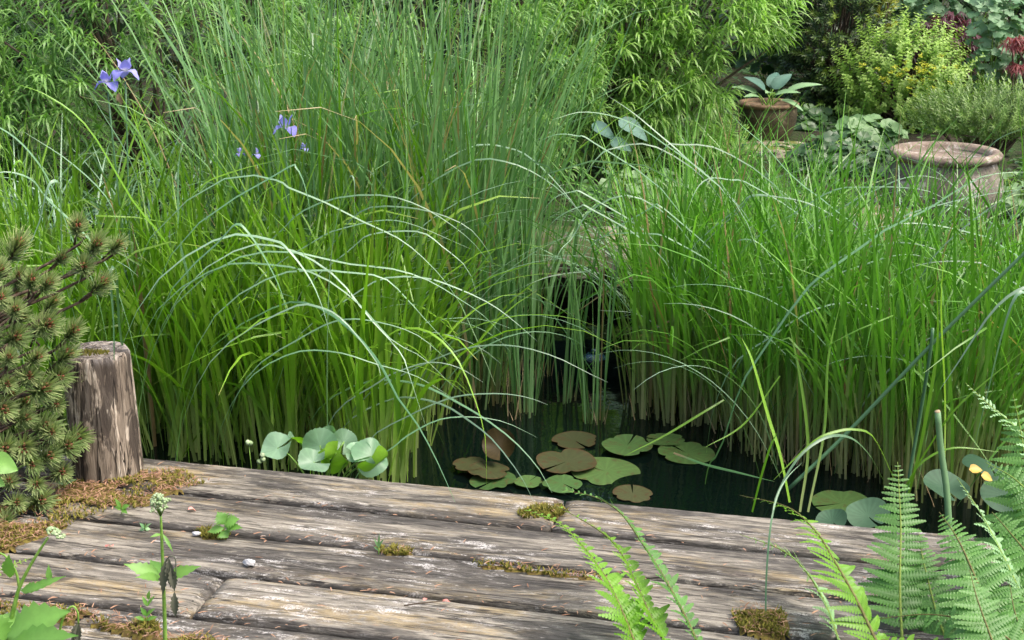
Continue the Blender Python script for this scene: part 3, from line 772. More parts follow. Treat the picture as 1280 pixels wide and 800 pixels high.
M_ = [
 [(905,130),(927,157),(956,182),(984,214),(1009,236),(1037,257)][::-1],
 [(925,262),(940,245),(978,247),(1009,254),(1040,267)],
 [(810,262),(824,257),(852,279),(884,307),(912,339),(927,364)],
 [(799,232),(818,204),(834,182),(848,181)][::-1],
 [(765,186),(746,198),(734,214)], [(743,179),(721,170),(696,168),(671,178)], [(740,262),(724,259),(696,273),(674,298)],
 [(735,245),(715,240),(690,250),(668,282)], [(940,232),(912,225),(887,223),(871,236),(859,264)], [(640,186),(671,204),(702,236),(731,273)],
 [(640,204),(690,230),(720,260),(728,280)], [(840,300),(809,292),(765,293),(728,307)], [(740,262),(715,298),(702,311),(684,345)], [(740,345),(731,340),(690,345),(659,356)],
 [(830,180),(780,150),(730,140),(690,150)], [(860,200),(820,165),(790,140),(760,120)], [(905,235),(880,200),(850,170),(830,130)], [(760,240),(780,200),(800,170),(815,130)],
 [(850,430),(825,410),(795,392),(750,388)], [(880,420),(845,400),(810,420),(790,455)],
]
for k, pts in enumerate(M_): traced(tm, pts, 4.55 + .05 * (k % 5), 4.5 + .05 * (k % 4), .0060)
def loose(par, n, us, vs_, azs, Ls, w, leans=(.12, .45), bends=(1.1, 2.1), mat='pale'):
    for i in range(n):
        r = G(R.uniform(*us), R.uniform(*vs_), WATER); az = R.choice(azs) + R.uniform(-.7, .7); mb = MB()
        pts = gen_pts(r, az, R.uniform(*leans), R.uniform(*bends), R.uniform(*Ls), 16, 1.5, .03)
        ta = az + PI / 2 + R.uniform(-.4, .4)
        strip(mb, pts, w * R.uniform(.8, 1.25), V((math.cos(ta), math.sin(ta), R.uniform(-.3, .3))), R.random(), R.uniform(.2, .9), .25, twist=R.uniform(-.6, .6))
        mb.build('arching_blade', M[mat], par)
loose(tl, 40, (250, 530), (572, 520), (0, -.3, .4), (.75, 1.2), .0056)
loose(tl, 10, (300, 480), (575, 560), (0, -.4), (.7, 1.0), .0075, mat='lime')
loose(tm, 26, (790, 940), (520, 460), (0, PI, PI), (.65, 1.0), .0062)
loose(tr_, 26, (950, 1300), (600, 560), (0, PI, 0), (.65, 1.05), .0068)
loose(tf, 18, (-20, 240), (560, 500), (0, PI, -1.2), (.75, 1.1), .0088)
# blades and stems that stand alone in front on the right
t1 = thing('fallen_rush_stem', 'straight dark green rush stem leaning diagonally across the right-hand reeds', 'rush stem', G(985, 612, WATER))
mb = MB(); c = catmull([P(1330, 268, 3.75), P(1285, 312, 3.75), P(1165, 430, 3.8), P(1060, 540, 3.85), P(985, 612, 3.85)], 20); tube(mb, c, .0042, .0058, n=8); mb.build('stem', M['culm'], t1)
mb = MB(); tube(mb, catmull([P(1166, 410, 3.8), P(1163, 440, 3.8), P(1150, 520, 3.85), P(1136, 600, 3.85), P(1134, 640, 3.85)], 10), .0045, .0055, n=8); mb.build('broken_stem', M['culm'], t1)
t2 = thing('cut_reed_stem', 'thick pale green cut reed stem standing upright behind the ferns', 'reed stem', P(1188, 680, 3.3))
mb = MB(); tube(mb, catmull([P(1172, 515, 3.35), P(1176, 560, 3.35), P(1184, 620, 3.33), P(1188, 700, 3.3)], 10), .0075, .0085, n=10); mb.build('stem', M['hosta'], t2)
mb = MB(); tube(mb, [P(1171.5, 513.5, 3.35), P(1172, 516, 3.35)], .0066, .0072, n=10); mb.build('cut_end', M['straw'], t2)
t3 = thing('reed_clump', 'broad-leaved green reed clump at the pond edge right of the lily pads', 'reed', G(985, 640, WATER))
def fb(pts, y0, y1, w, m_): traced(t3, pts, y0, y1, w, m_, root=False, name='blade')
fb([(1118,600),(1092,547),(1068,537),(1044,540),(1020,550),(990,577),(967,600)][::1], 3.6, 3.5, .008, 'bright')
fb([(1104,600),(1086,568),(1062,547),(1032,547),(999,571),(972,616),(964,650)], 3.55, 3.3, .008, 'pale')
fb([(987,628),(975,568),(960,520),(940,450),(927,422)], 3.75, 3.9, .010, 'bright')
fb([(940,640),(950,600),(962,560),(972,540)], 3.7, 3.72, .010, 'bright')
fb([(1135,620),(1150,560),(1165,480),(1172,420),(1170,330)], 3.7, 3.75, .010, 'bright')
fb([(1130,610),(1160,560),(1200,505),(1290,430)], 3.7, 3.6, .009, 'bright')
fb([(1132,612),(1150,580),(1190,560),(1250,565)], 3.7, 3.7, .007, 'bright')
fb([(1180,610),(1181,500),(1176,380),(1182,300)], 3.75, 3.8, .010, 'lime')
fb([(975,470),(930,530),(880,560),(700,620)][:3], 4.1, 4.0, .006, 'bright')
fb([(842,566),(880,580),(920,590),(968,602)], 3.9, 3.7, .0075, 'rush')
fb([(780,570),(830,545),(880,515),(905,500)][::-1], 4.2, 4.1, .0075, 'bright')
fb([(1000,640),(1010,560),(1000,470),(985,400)], 3.8, 4.0, .009, 'lime')
fb([(1010,640),(1030,540),(1035,450),(1050,380)], 3.8, 4.0, .008, 'lime')
t4 = thing('tall_grass', 'single thin pale grass blade growing from the mossy gap between planks at the lower right', 'grass', G(957, 772))
traced(t4, [(957,772),(958,720),(963,660),(972,620),(985,596),(1003,578)], 0, 0, .0042, 'culm', root=False, ends=[zend(957,772,.0), 2.79, 2.83, 2.88, 2.92, 2.96], name='blade')
# ================================================================== WATER LILIES
PADS = [
 (587,579,21,'b','small bronze lily pad at the left end of the floating pads', .3, .02),
 (611,588,26,'b','olive-brown lily pad overlapping behind the light green pad at the left', 2.0, .015),
 (616,601,29,'g','light green lily pad with brown-edged hole nearest the deck at the left', 4.0, .0),
 (661,602,18,'g','small yellow-green lily pad between the two larger pads near the deck', 1.0, .008),
 (703,604,25,'g','bright green round lily pad touching the deck edge beside the plank joint', 5.4, .012),
 (757,589,44,'g','largest green lily pad with a nibbled right edge', 2.6, .0),
 (708,577,38,'b','large bronze-green lily pad lying on top of the largest green pad', 3.9, .014),
 (719,551,29,'b','grey-green lily pad at the back of the pad group beside the reeds', 5.2, .0),
 (784,557,32,'g','crumpled green lily pad raised above the water right of the grey-green pad', 1.2, .012),
 (832,550,24,'g','small round green lily pad at the back right of the group', 3.0, .004),
 (858,566,36,'g','wide green lily pad at the right end of the group', 2.2, .0),
 (791,617,25,'b','lone dull olive lily pad just in front of the largest green pad', 1.55, .0),
 (1052,629,37,'g','dark green lily pad with a yellow flank behind the ferns', 3.4, .0),
]
for i, (u, v, hw, kind, lab, na, dz) in enumerate(PADS):
    c = G(u, v, WATER + .004 + dz); sc = (c - CO).dot(CF) / FPX; r = hw * sc
    mb = MB()
    disc(mb, c, (R.uniform(-.05, .05), R.uniform(-.07, .02), 1), (math.cos(na), math.sin(na), 0), r, R.random(), R.uniform(.35, .65), cup=R.uniform(-.04, .06), notch=R.uniform(.03, .09), rings=6, seg=54, wav=.035 if dz else .012, nv=8, seed=i * 1.7, bites=[(R.uniform(.5, 5.8), R.uniform(.08, .2)) for _ in range(3)])
    tag(mb.build('lily_pad', M['pad_g' if kind == 'g' else 'pad_b'], loc=c), lab, 'lily pad', 'water lily pads on the pond')
c = P(625, 558, 4.2); mb = MB()
disc(mb, c, (-.15, -.75, .65), (.3, 0, -1), .052, .5, .5, cup=.45, notch=.2, rings=6, seg=44, wav=.12, seed=4)
tag(mb.build('lily_leaf', M['pad_r'], loc=c), 'brown curled lily leaf standing out of the water behind the bronze pads', 'lily leaf')
rl = thing('lily_clump', 'grey-green lily leaves lifted above the water behind the right-hand ferns', 'water lily', G(1150, 640, WATER))
for (u, v, y, r, nr, cup) in ((1085, 645, 3.42, .055, (-.2, -.35, 1), .2), (1182, 610, 3.62, .060, (.1, -.30, 1), .2), (1235, 580, 3.75, .066, (.3, -.1, 1), -.2), (1040, 652, 3.4, .04, (-.4, -.3, 1), .2), (1255, 618, 3.6, .06, (-.2, -.6, 1), .1)):
    c = P(u, v, y); mb = MB(); disc(mb, c, nr, (.3, -1, 0), r, R.random(), R.uniform(.3, .6), cup=cup, notch=.1, rings=5, seg=36, wav=.08, seed=u * .1); lf = mb.build('leaf', M['darkpad'], rl)
    mb = MB(); tube(mb, catmull([c + V((0, 0, -.002)), c + V((.02, .03, -.10)), V((c.x + .03, c.y + .06, WATER - .05))], 6), .003, .004); mb.build('stalk', M['weedstem'], lf)
for i, (u, v) in enumerate(((1219, 587), (1234, 594))):
    c = P(u, v, 3.60); mb = MB(); bigleaf(mb, c - V((.016, 0, 0)), V((1, -.1, .15 - .4 * i)), V((0, -.7, 1)), .036, .028, .5, .6, .5, .3, 6, 5)
    tag(mb.build('fallen_leaf', M['yleaf'], loc=c), ('round yellow dead leaf lying on a lifted lily leaf', 'smaller folded yellow dead leaf to the right on the same lily leaf')[i], 'dead leaf')
# ================================================================== LEAFY MARSH PLANT AT THE DECK EDGE
yb = edge_y(-.5) + .10
mp = thing('marsh_plant', 'low marsh plant with round cupped pale green leaves at the pond edge of the deck', 'plant', P(405, 600, yb))
for (u, v, dy, r, nr, rd, cup, lab) in ((347, 560, .05, .045, (-.25, -.55, 1), (1, .3, 0), .25, 0), (392, 578, -.03, .042, (.3, -.55, 1), (1, .2, 0), .25, 0), (400, 557, .02, .047, (.1, -1.3, .55), (.3, -.2, -1), .12, 0),
      (375, 553, .09, .040, (.5, .4, .8), (1, .4, 0), .15, 0), (430, 552, .05, .035, (.25, -1.1, .6), (-.4, 0, -1), .15, 0), (413, 543, .07, .024, (-.4, -1, .5), (.3, 0, -1), .4, 0),
      (420, 566, -.01, .035, (-.7, .6, .4), (.4, 0, .8), .35, 0), (448, 566, .0, .034, (.1, -.8, 1), (-1, 0, 0), .2, 0), (464, 570, -.01, .052, (.55, -.75, .75), (-.7, .2, -.6), -.2, 0), (470, 580, -.03, .045, (-.6, .5, .45), (-.7, 0, .7), .3, 0), (413, 580, .0, .045, (.1, .7, .35), (.2, 0, 1), .3, 0)):
    c = P(u, v, yb + dy); mb = MB()
    disc(mb, c, nr, rd, r, R.random(), R.uniform(.35, .7), cup=cup, notch=.22, rings=5, seg=44, wav=.2, lobes=22, amp=.018, nv=6, seed=u * .37, vv=.12)
    lf = mb.build('leaf', M['marsh'], mp)
    mb = MB(); b = P(405 + (u - 405) * .3, 606, yb + .02); tube(mb, catmull([c, (c + b) / 2 + V((0, 0, .02)), V((b.x, b.y, -.1)), V((b.x, b.y, -.27))], 8), .002, .003); mb.build('stalk', M['weedstem'], lf)
bd = thing('bud_stem', 'small stem with pale yellow seed buds left of the round-leaved marsh plant', 'plant', P(318, 590, yb))
mb = MB(); tube(mb, [P(316, 600, yb), P(313, 574, yb), P(311, 556, yb)], .0015, .001, n=5); tube(mb, [P(316, 596, yb), P(325, 580, yb), P(328, 572, yb)], .0013, .001, n=5); bst = mb.build('stem', M['weedstem'], bd)
for (u, v) in ((310, 553), (313, 554), (328, 569), (324, 577), (329, 574)):
    mb = MB(); blob(mb, P(u, v, yb), .0075, R.random(), R.random(), 7, 5, rough=.4, seed=u); mb.build('bud', M['umbel'], bd)
# ================================================================== DWARF PINE
pine = thing('dwarf_pine', 'dwarf mountain pine with short needle tufts and red-brown buds leaning past the wooden post', 'pine', V((pc.x - .45, pc.y - .15, -.12)))
def pine_shoot(seed):
    rr = random.Random(seed); L = rr.uniform(.045, .07); mb = MB()
    tube(mb, [V((0, 0, -.05)), V((0, 0, L * .5)), V((0, 0, L))], .004, .0025, .5, .5, 6)
    bark = mb
    mn_ = MB(); nn = 150
    for i in range(nn):
        z = L * (.0 + 1.0 * (i / nn) ** .8); a = i * 2.39996 + rr.uniform(-.3, .3)
        op = rr.uniform(.8, 1.35) - .70 * (i / nn)
        d = V((math.cos(a) * math.sin(op), math.sin(a) * math.sin(op), math.cos(op)))
        ln = rr.uniform(.038, .052); p = V((0, 0, z)) + d * .003
        q = [p, p + d * ln * .5 + V((0, 0, .002)), p + d * ln + V((0, 0, .007))]
        strip(mn_, q, .0034, V((-math.sin(a), math.cos(a), .3)), rr.random(), rr.random(), .5, prof=lambda t: 1 if t < .9 else .35)
    mbud = MB()
    for k in range(5):
        a = k * 1.256 + .3; off = V((math.cos(a), math.sin(a), -.6)) * (.009 if k else 0)
        blob(mbud, V((0, 0, L + .014)) + off, .0058, rr.random(), rr.random(), 7, 5, (.75, .75, 1.5), .5, k)
    return bark, mn_, mbud
def local_obj(mb, name, mat, par=None):
    o = mb.build(name, mat); 
    if par is not None: o.parent = par
    return o
SH = []
for k in range(5):
    a, b, c = pine_shoot(40 + k)
    st = local_obj(b, 'needle_shoot', M['needle']); tw = local_obj(a, 'twig', M['bark'], st); bu = local_obj(c, 'bud', M['bud'], st)
    SH.append((st, tw, bu))
shp = [(97,280,3.5),(122,303,3.5),(148,305,3.52),(105,330,3.48),(130,352,3.5),(40,348,3.45),(62,352,3.45),(2,372,3.4),(24,420,3.4),(62,405,3.42),(93,412,3.45),(20,385,3.4),(85,442,3.44),(78,470,3.42),(38,470,3.38),(10,480,3.35),(58,485,3.38),(5,512,3.35),(62,532,3.38),(66,540,3.36),(30,560,3.34),(98,548,3.42),(62,570,3.36),(42,582,3.32),(12,600,3.3),(46,606,3.3),(22,628,3.27),(8,650,3.25),(88,556,3.38),(12,445,3.36),(48,445,3.38),(0,335,3.45),(22,305,3.5),(72,505,3.42),(98,470,3.5),(34,522,3.36),(8,560,3.32),(78,590,3.38),(55,625,3.3),(-15,420,3.4),(-20,500,3.3),(-20,560,3.3),(-20,620,3.22),(80,320,3.55),(25,345,3.55)]
for i in range(36): shp.append((R.uniform(-60, 85), R.uniform(360, 620), R.uniform(3.5, 3.75)))
pb = V((pc.x - .45, pc.y - .1, -.12)); brm = MB()
for i, (u, v, y) in enumerate(shp):
    tipp = P(u, v, y); st, tw, bu = SH[i % 5]
    o = st if i < 5 else st.copy()
    if i >= 5:
        COL.objects.link(o)
        for ch in (tw, bu):
            if ch is bu and v > 640: continue
            d = ch.copy(); COL.objects.link(d); d.parent = o
    dr = (tipp - (pb + V((0, .05, .15 + .25 * (650 - v) / 400)))); dr.z *= .6
    dr = (dr.normalized() * .8 + V((R.uniform(-.25, .45), R.uniform(-1.1, -.35), R.uniform(.15, .8)))).normalized()
    scl = R.uniform(.62, 1.08); basep = tipp - dr * .06 * scl
    o.parent = pine; o.matrix_parent_inverse = Matrix.Translation(pine.location).inverted()
    o.location = basep; o.rotation_euler = dr.to_track_quat('Z', 'Y').to_euler(); o.scale = (scl, scl, scl)
    hub = pb + V((R.uniform(-.05, .12), R.uniform(-.05, .05), .08 + .5 * max(0, (600 - v)) / 400))
    tube(brm, catmull([pb + V((0, 0, .02)), hub, basep - dr * .06, basep], 10), .006, .0025, n=5)
brm.build('branch', M['bark'], pine)
# ================================================================== FERNS
def frond(parent, pts, nrm, Lp, npair=26, mat='fern', rmat='rachis', fold=.0, ang=.35, curl=.25, wr=.30, t0=.04, side=(1, 1), rw=.0035, tipmin=.005, tpow=.85):
    c = catmull(pts, 60); n = len(c); mb = MB(); nrm = V(nrm).normalized()
    for i in range(npair):
        t = t0 + (1 - t0) * (i / npair) ** 1.0; k = min(int(t * (n - 1)), n - 2)
        base = c[k].lerp(c[k+1], t * (n - 1) - k); T = (c[k+1] - c[k]).normalized()
        S = orth(T, nrm); Nn = S.cross(T)
        prof = min(1, .55 + 1.6 * t) * (1 - max(0, (t - .30) / .70)) ** tpow
        Lk = max(tipmin, Lp * prof)
        for sgn in (-1, 1):
            if R.random() > side[0 if sgn < 0 else 1]: continue
            lk = Lk * R.uniform(.80, 1.08); an = ang + R.uniform(-.10, .12)
            d = (S * sgn * math.cos(an) + T * math.sin(an) + Nn * (fold + R.uniform(-.2, .16))).normalized()
            g = min(1, max(0, t * .5 + R.uniform(0, .5))); b = R.uniform(.3, .8)
            up = (Nn - d * Nn.dot(d)).normalized(); w2 = d.cross(up)
            m = max(4, int(lk / .0062)); pv = base.copy(); cur = d.copy(); ds = lk / m
            ax = w2
            cr_ = curl * R.uniform(.2, 2.2) * (-1)
            prev = None
            for j in range(m + 1):
                s = j / m; wv = wr * lk * .5 * (1 - s) ** .75 * min(1, .6 + s * 4)
                wv = min(wv, .016) + .0008
                if j < m:
                    for q in (-1, 1):
                        e = (w2 * q + cur * .38).normalized()
                        b0 = pv - cur * ds * .10; b1 = pv + cur * ds * .92
                        x0 = mb.vert(b0, t, g, b); x1 = mb.vert(b1, t, g, b)
                        x2 = mb.vert(b1 + e * wv * .72 + up * wv * .08 - cur * ds * .12, t, g, b)
                        x3 = mb.vert(b0 + e * wv + cur * ds * .30 - up * wv * .12, t, g, b)
                        x4 = mb.vert(b0 + e * wv * .66 - cur * ds * .05, t, g, b)
                        mb.f.append((x0, x1, x2, x3, x4) if q > 0 else (x4, x3, x2, x1, x0))
                    cur = (Matrix.Rotation(cr_ / m, 3, ax) @ cur).normalized(); up = cur.cross(w2) * -1 if False else up
                    pv = pv + cur * ds
    strip(mb, [p + nrm * .0006 for p in c], rw * .8, orth(c[-1] - c[0], nrm), .5, .5, flat=True)
    f = mb.build('frond', M[mat], parent, smooth=False)
    mr = MB(); tube(mr, c, rw, .0006, n=6); mr.build('rachis', M[rmat], f)
    return f
def fp(l): return [P(u, v, y) for (u, v, y) in l]
f1 = thing('fern', 'fern with three narrow half-rolled fronds arching over the planks at the bottom centre', 'fern', V((.32, 2.25, -.12)))
frond(f1, fp([(835,900,2.3),(797,812,2.5),(778,765,2.56),(757,722,2.64),(728,682,2.74),(696,652,2.84),(654,636,2.92)]), (.55, -.55, .5), .064, 30, 'fern_lime', 'rachis', .45, .6, .45, .40, .1, tipmin=.012, tpow=.7)
frond(f1, fp([(875,900,2.3),(835,812,2.5),(812,768,2.58),(793,725,2.66),(772,685,2.76),(744,660,2.85),(692,630,2.96)]), (.6, -.5, .4), .060, 30, 'fern_lime', 'rachis', .5, .6, .45, .40, .1, tipmin=.012, tpow=.7)
frond(f1, fp([(920,900,2.3),(878,815,2.48),(850,758,2.58),(824,712,2.66),(800,675,2.75),(776,642,2.85),(745,622,2.95),(702,612,3.0)]), (.6, -.45, .35), .050, 38, 'fern', 'rachis', .5, .6, .45, .38, .1, tipmin=.012, tpow=.7)
f2 = thing('fern', 'large fern clump with upright green and lime fronds covering the lower right corner', 'fern', V((1.0, 2.1, -.12)))
frond(f2, fp([(1145,910,2.3),(1100,812,2.5),(1068,745,2.58),(1042,700,2.66),(1020,665,2.74),(985,634,2.84),(925,619,2.95)]), (.55, -.5, .55), .088, 30, 'fern_lime', 'rachis', .1, .45, .5, .30, .1, rw=.0045)
frond(f2, fp([(1080,900,2.45),(1048,800,2.66),(1030,752,2.72),(1008,715,2.8),(978,688,2.88),(925,668,2.98)]), (.7, -.3, .3), .065, 24, 'fern_pale', 'rachis_g', .3, .5, .5, .32, .1)
frond(f2, fp([(1135,900,2.55),(1126,770,2.72),(1125,720,2.78),(1126,660,2.85),(1124,615,2.9),(1122,577,2.94)]), (-.02, -.95, .3), .094, 30, 'fern', 'rachis_g', .0, .22, .35, .36, .05)
frond(f2, fp([(1300,920,2.3),(1250,805,2.48),(1232,755,2.55),(1212,705,2.62),(1195,670,2.68),(1174,640,2.74)]), (-.05, -.9, .45), .108, 32, 'fern', 'rachis', .0, .22, .35, .36, .05, rw=.0045)
frond(f2, fp([(1330,860,2.4),(1290,775,2.58),(1262,712,2.66),(1240,668,2.72),(1222,635,2.78),(1196,597,2.84)]), (.75, -.4, .35), .075, 30, 'fern_pale', 'rachis_g', .25, .4, .5, .3, .05)
frond(f2, fp([(1340,880,2.6),(1302,750,2.75),(1291,680,2.82),(1284,610,2.9),(1278,550,2.96),(1266,492,3.0)]), (-.1, -.9, .4), .135, 32, 'fern', 'rachis_g', .0, .2, .4, .36, .05)
frond(f2, fp([(1400,760,2.7),(1340,640,2.85),(1300,570,2.95),(1265,530,3.02),(1235,505,3.06),(1206,478,3.1)]), (.6, -.3, .6), .07, 30, 'fern_pale', 'rachis_g', .25, .4, .5, .3, .05)
frond(f2, fp([(1350,930,2.2),(1300,850,2.36),(1262,800,2.42),(1215,778,2.48),(1160,768,2.54),(1085,775,2.6)]), (.1, -.55, .8), .085, 28, 'fern', 'rachis', .0, .3, .4, .3, .05)
frond(f2, fp([(1330,940,2.15),(1310,880,2.3),(1290,820,2.4),(1270,770,2.48),(1262,730,2.54)]), (-.3, -.8, .5), .12, 26, 'fern', 'rachis', .0, .25, .4, .28, .05)
frond(f2, fp([(1230,930,2.5),(1190,820,2.66),(1172,770,2.72),(1160,725,2.78),(1152,690,2.83),(1148,660,2.87)]), (-.1, -.9, .45), .085, 28, 'fern', 'rachis_g', .0, .25, .4, .34, .05)
frond(f2, fp([(1400,900,2.35),(1345,800,2.5),(1318,745,2.6),(1290,700,2.68),(1262,665,2.75),(1240,640,2.8)]), (-.15, -.85, .5), .12, 30, 'fern', 'rachis', .0, .22, .4, .34, .05)
frond(f2, fp([(1250,930,2.25),(1200,850,2.4),(1150,810,2.48),(1090,800,2.54),(1040,812,2.6)]), (.15, -.5, .85), .07, 26, 'fern_lime', 'rachis', .0, .3, .4, .34, .05)
frond(f2, fp([(1420,900,2.5),(1370,780,2.65),(1335,700,2.74),(1305,640,2.82),(1270,600,2.88),(1232,578,2.92)]), (-.1, -.85, .5), .10, 30, 'fern', 'rachis_g', .0, .25, .4, .34, .05)
frond(f2, fp([(1290,930,2.2),(1262,860,2.34),(1240,800,2.42),(1222,750,2.48),(1212,712,2.53)]), (.1, -.85, .5), .10, 28, 'fern', 'rachis', .0, .25, .4, .34, .05)
f3 = thing('fern', 'tip of a small fern frond entering at the left edge over the moss', 'fern', V((-1.3, 2.9, -.12)))
frond(f3, fp([(-70,730,3.0),(-35,705,3.05),(0,688,3.1),(32,684,3.13)]), (.1, -.6, .8), .028, 16, 'fern_lime', 'rachis_g', 0, .35, .3, .3)
frond(f3, fp([(-90,760,2.85),(-50,735,2.9),(0,712,2.96),(38,698,3.0)]), (.1, -.5, .8), .03, 16, 'fern_lime', 'rachis_g', 0, .35, .3, .3)
# ================================================================== WEEDS IN FRONT
def weedleaf(par, u, v, y, u2, v2, y2, W, droop=.4, mat='weed', cup=.15, serr=.28, name='leaf'):
    a, b = P(u, v, y), P(u2, v2, y2); mb = MB(); d = b - a
    bigleaf(mb, a, d + V((0, 0, d.length * droop * .4)), V((.1, -.6, .8)), d.length * 1.05, W, R.random(), R.uniform(.35, .75), droop, cup, 14, 7, 'lance', .03, serr)
    return mb.build(name, M[mat], par)
yw = 2.62
w1 = thing('umbel_weed', 'tall single weed stem with a pale umbel and a hanging withered leaf', 'weed', P(208, 860, yw))
mb = MB(); tube(mb, catmull([P(208, 870, yw), P(206, 780, yw), P(204, 720, yw), P(202, 670, yw), P(201, 645, yw)], 14), .0045, .0022, n=8); w1s = mb.build('stem', M['weedstem'], w1)
um = MB(); ums = MB(); hc = P(200, 628, yw); hb = P(201, 646, yw)
for i in range(26):
    a = R.uniform(0, 6.28); r = math.sqrt(R.random()); p = hc + V((math.cos(a) * .021 * r, math.sin(a) * .02 * r, -.008 + .022 * (1 - r * r) + R.uniform(-.004, .004)))
    tube(ums, [hb, p], .0006, .0005, n=4)
    for k in range(5): blob(um, p + V((R.uniform(-.005, .005), R.uniform(-.005, .005), R.uniform(-.002, .004))), .0027, R.random(), R.random(), 5, 4)
uh = um.build('flower_head', M['umbel'], w1); ums.build('rays', M['weedstem'], uh)
weedleaf(w1, 203, 722, yw, 158, 708, yw - .03, .030); weedleaf(w1, 203, 720, yw, 186, 700, yw + .05, .026); weedleaf(w1, 206, 724, yw, 246, 711, yw - .02, .026); weedleaf(w1, 203, 724, yw, 176, 722, yw - .06, .022)
weedleaf(w1, 202, 668, yw, 190, 672, yw - .02, .007, .8); weedleaf(w1, 203, 667, yw, 214, 690, yw - .02, .007, .8)
for (u, v, u2, v2) in ((207, 700, 203, 745), (211, 698, 213, 735), (214, 708, 218, 740), (218, 740, 219, 772)): weedleaf(w1, u, v, yw - .02, u2, v2, yw - .02, .016, .2, 'wither', .7, .4, 'withered_leaf')
mb = MB(); tube(mb, catmull([P(204, 715, yw), P(210, 697, yw - .02), P(219, 698, yw - .02), P(220, 720, yw - .02)], 10), .0016, .001, n=5); mb.build('bent_stalk', M['wither'], w1)
w2 = thing('umbel_weed', 'weed with a tilted unopened umbel and forked stem at the lower left corner', 'weed', P(0, 880, 2.55))
y2 = 2.55
mb = MB(); tube(mb, catmull([P(-6, 880, y2), P(8, 800, y2), P(17, 762, y2), P(24, 735, y2), P(40, 703, y2), P(60, 672, y2)], 18), .0058, .0022, n=8)
tube(mb, catmull([P(24, 735, y2), P(20, 715, y2), P(8, 696, y2), P(-4, 690, y2)], 8), .003, .0018, n=6); mb.build('stem', M['weedstem'], w2)
um = MB()
for i in range(90):
    a = R.uniform(0, 6.28); r = math.sqrt(R.random()); p = P(66, 667, y2) + V((math.cos(a) * .016 * r + .006 * r, math.sin(a) * .014 * r, .010 * (1 - r * r) - .008 * math.cos(a) * r)); blob(um, p, .0026, R.random(), R.random(), 5, 4)
um.build('flower_head', M['umbel'], w2)
weedleaf(w2, 26, 738, y2, 52, 735, y2 - .03, .022); weedleaf(w2, 30, 742, y2, 76, 724, y2 - .02, .018); weedleaf(w2, 62, 728, y2, 60, 708, y2, .012); weedleaf(w2, 12, 722, y2, 8, 702, y2 - .03, .026)
weedleaf(w2, 8, 795, y2 - .05, 74, 772, y2 - .1, .075, .5); weedleaf(w2, 6, 800, y2 - .05, 20, 762, y2 + .02, .07, .3); weedleaf(w2, 10, 805, y2 - .08, 84, 800, y2 - .15, .05, .4); weedleaf(w2, 4, 804, y2 - .08, -20, 770, y2 - .1, .06, .4)
w3 = thing('nodding_weed', 'short bent stem with a nodding dark withered bud at the bottom left', 'weed', P(72, 850, 2.5))
mb = MB(); tube(mb, catmull([P(70, 850, 2.5), P(74, 795, 2.5), P(80, 770, 2.5), P(90, 758, 2.5), P(97, 765, 2.5), P(98, 780, 2.5)], 16), .003, .0018, n=6); mb.build('stem', M['weedstem'], w3)
for q in ((98, 778, 90, 805), (98, 778, 97, 808)): weedleaf(w3, q[0], q[1], 2.5, q[2], q[3], 2.49, .014, .2, 'wither', .6, .4, 'withered_bud')
def seedling(name, label, u, v, leaves, W, stem_h=None, mat='weed', serr=.25):
    g0 = G(u, v, .0); t = thing(name, label, 'seedling', g0)
    mb = MB(); tube(mb, [g0 + V((0, 0, -.01)), g0 + V((.002, 0, .015)), P(leaves[0][0], leaves[0][1], g0.y)], .0014, .001, n=5); mb.build('stem', M['weedstem'], t)
    for (a, b, c, d, w) in leaves: weedleaf(t, a, b, g0.y, c, d, g0.y - R.uniform(.0, .025), W * w, .4, mat, .15, serr)
    return t
seedling('seedling', 'bright green lobed seedling rooted in the gap between planks at the left', 279, 672, [(281,655,272,641,1), (281,655,297,650,.9), (281,658,301,661,.6), (280,660,260,666,.6), (277,664,284,672,.9)], .036, serr=.5)
seedling('seedling', 'small pale seedling in the moss just right of the post base', 152, 641, [(151,636,146,626,.8), (152,636,161,632,1), (152,637,158,642,.8), (151,637,144,634,.7)], .014)
seedling('seedling', 'grey-green sprig with narrow leaves in the moss between the pine and the post', 80, 612, [(80,604,72,592,.6), (80,604,90,592,.6), (80,603,80,588,.6), (80,606,68,601,.6), (81,606,93,600,.6)], .014, mat='hosta', serr=0)
seedling('seedling', 'feathery pale green seedling in the plank gap beside the tall weed stem', 182, 782, [(183,770,176,760,.6), (183,770,191,762,.6), (184,758,178,746,.5), (184,758,190,747,.5), (185,750,186,740,.5), (181,775,170,772,.6), (183,775,195,772,.6)], .016)
seedling('seedling', 'tiny pale rosette in the joint beside the knot in the moss gap', 181, 662, [(181,661,176,655,.8), (181,661,186,655,.8), (181,661,188,662,.8), (181,661,174,663,.8)], .012, mat='hosta')
seedling('seedling', 'tiny grey-green sprig in the second plank gap near the middle', 473, 691, [(473,685,469,675,.5), (473,685,477,676,.5), (473,688,468,684,.5), (473,682,474,672,.4)], .012, mat='hosta', serr=0)
lw = thing('broad_leaf_weed', 'bright round leaf pair at the left edge in front of the pine', 'weed', P(-30, 640, 2.95))
mb = MB(); bigleaf(mb, P(-12, 575, 2.95), V((1, -.2, -.25)), V((.2, -.8, .6)), .062, .05, .8, .7, .5, .2, 12, 7, 'ovate', .02); mb.build('leaf', M['weed'], lw)
mb = MB(); bigleaf(mb, P(-18, 596, 2.95), V((1, -.2, -.35)), V((.2, -.8, .6)), .045, .034, .7, .6, .5, .2, 10, 7, 'ovate', .02); mb.build('leaf', M['weed'], lw)
mb = MB(); tube(mb, [P(-40, 690, 2.95), P(-25, 620, 2.95), P(-12, 575, 2.95)], .003, .0015); mb.build('stem', M['weedstem'], lw)
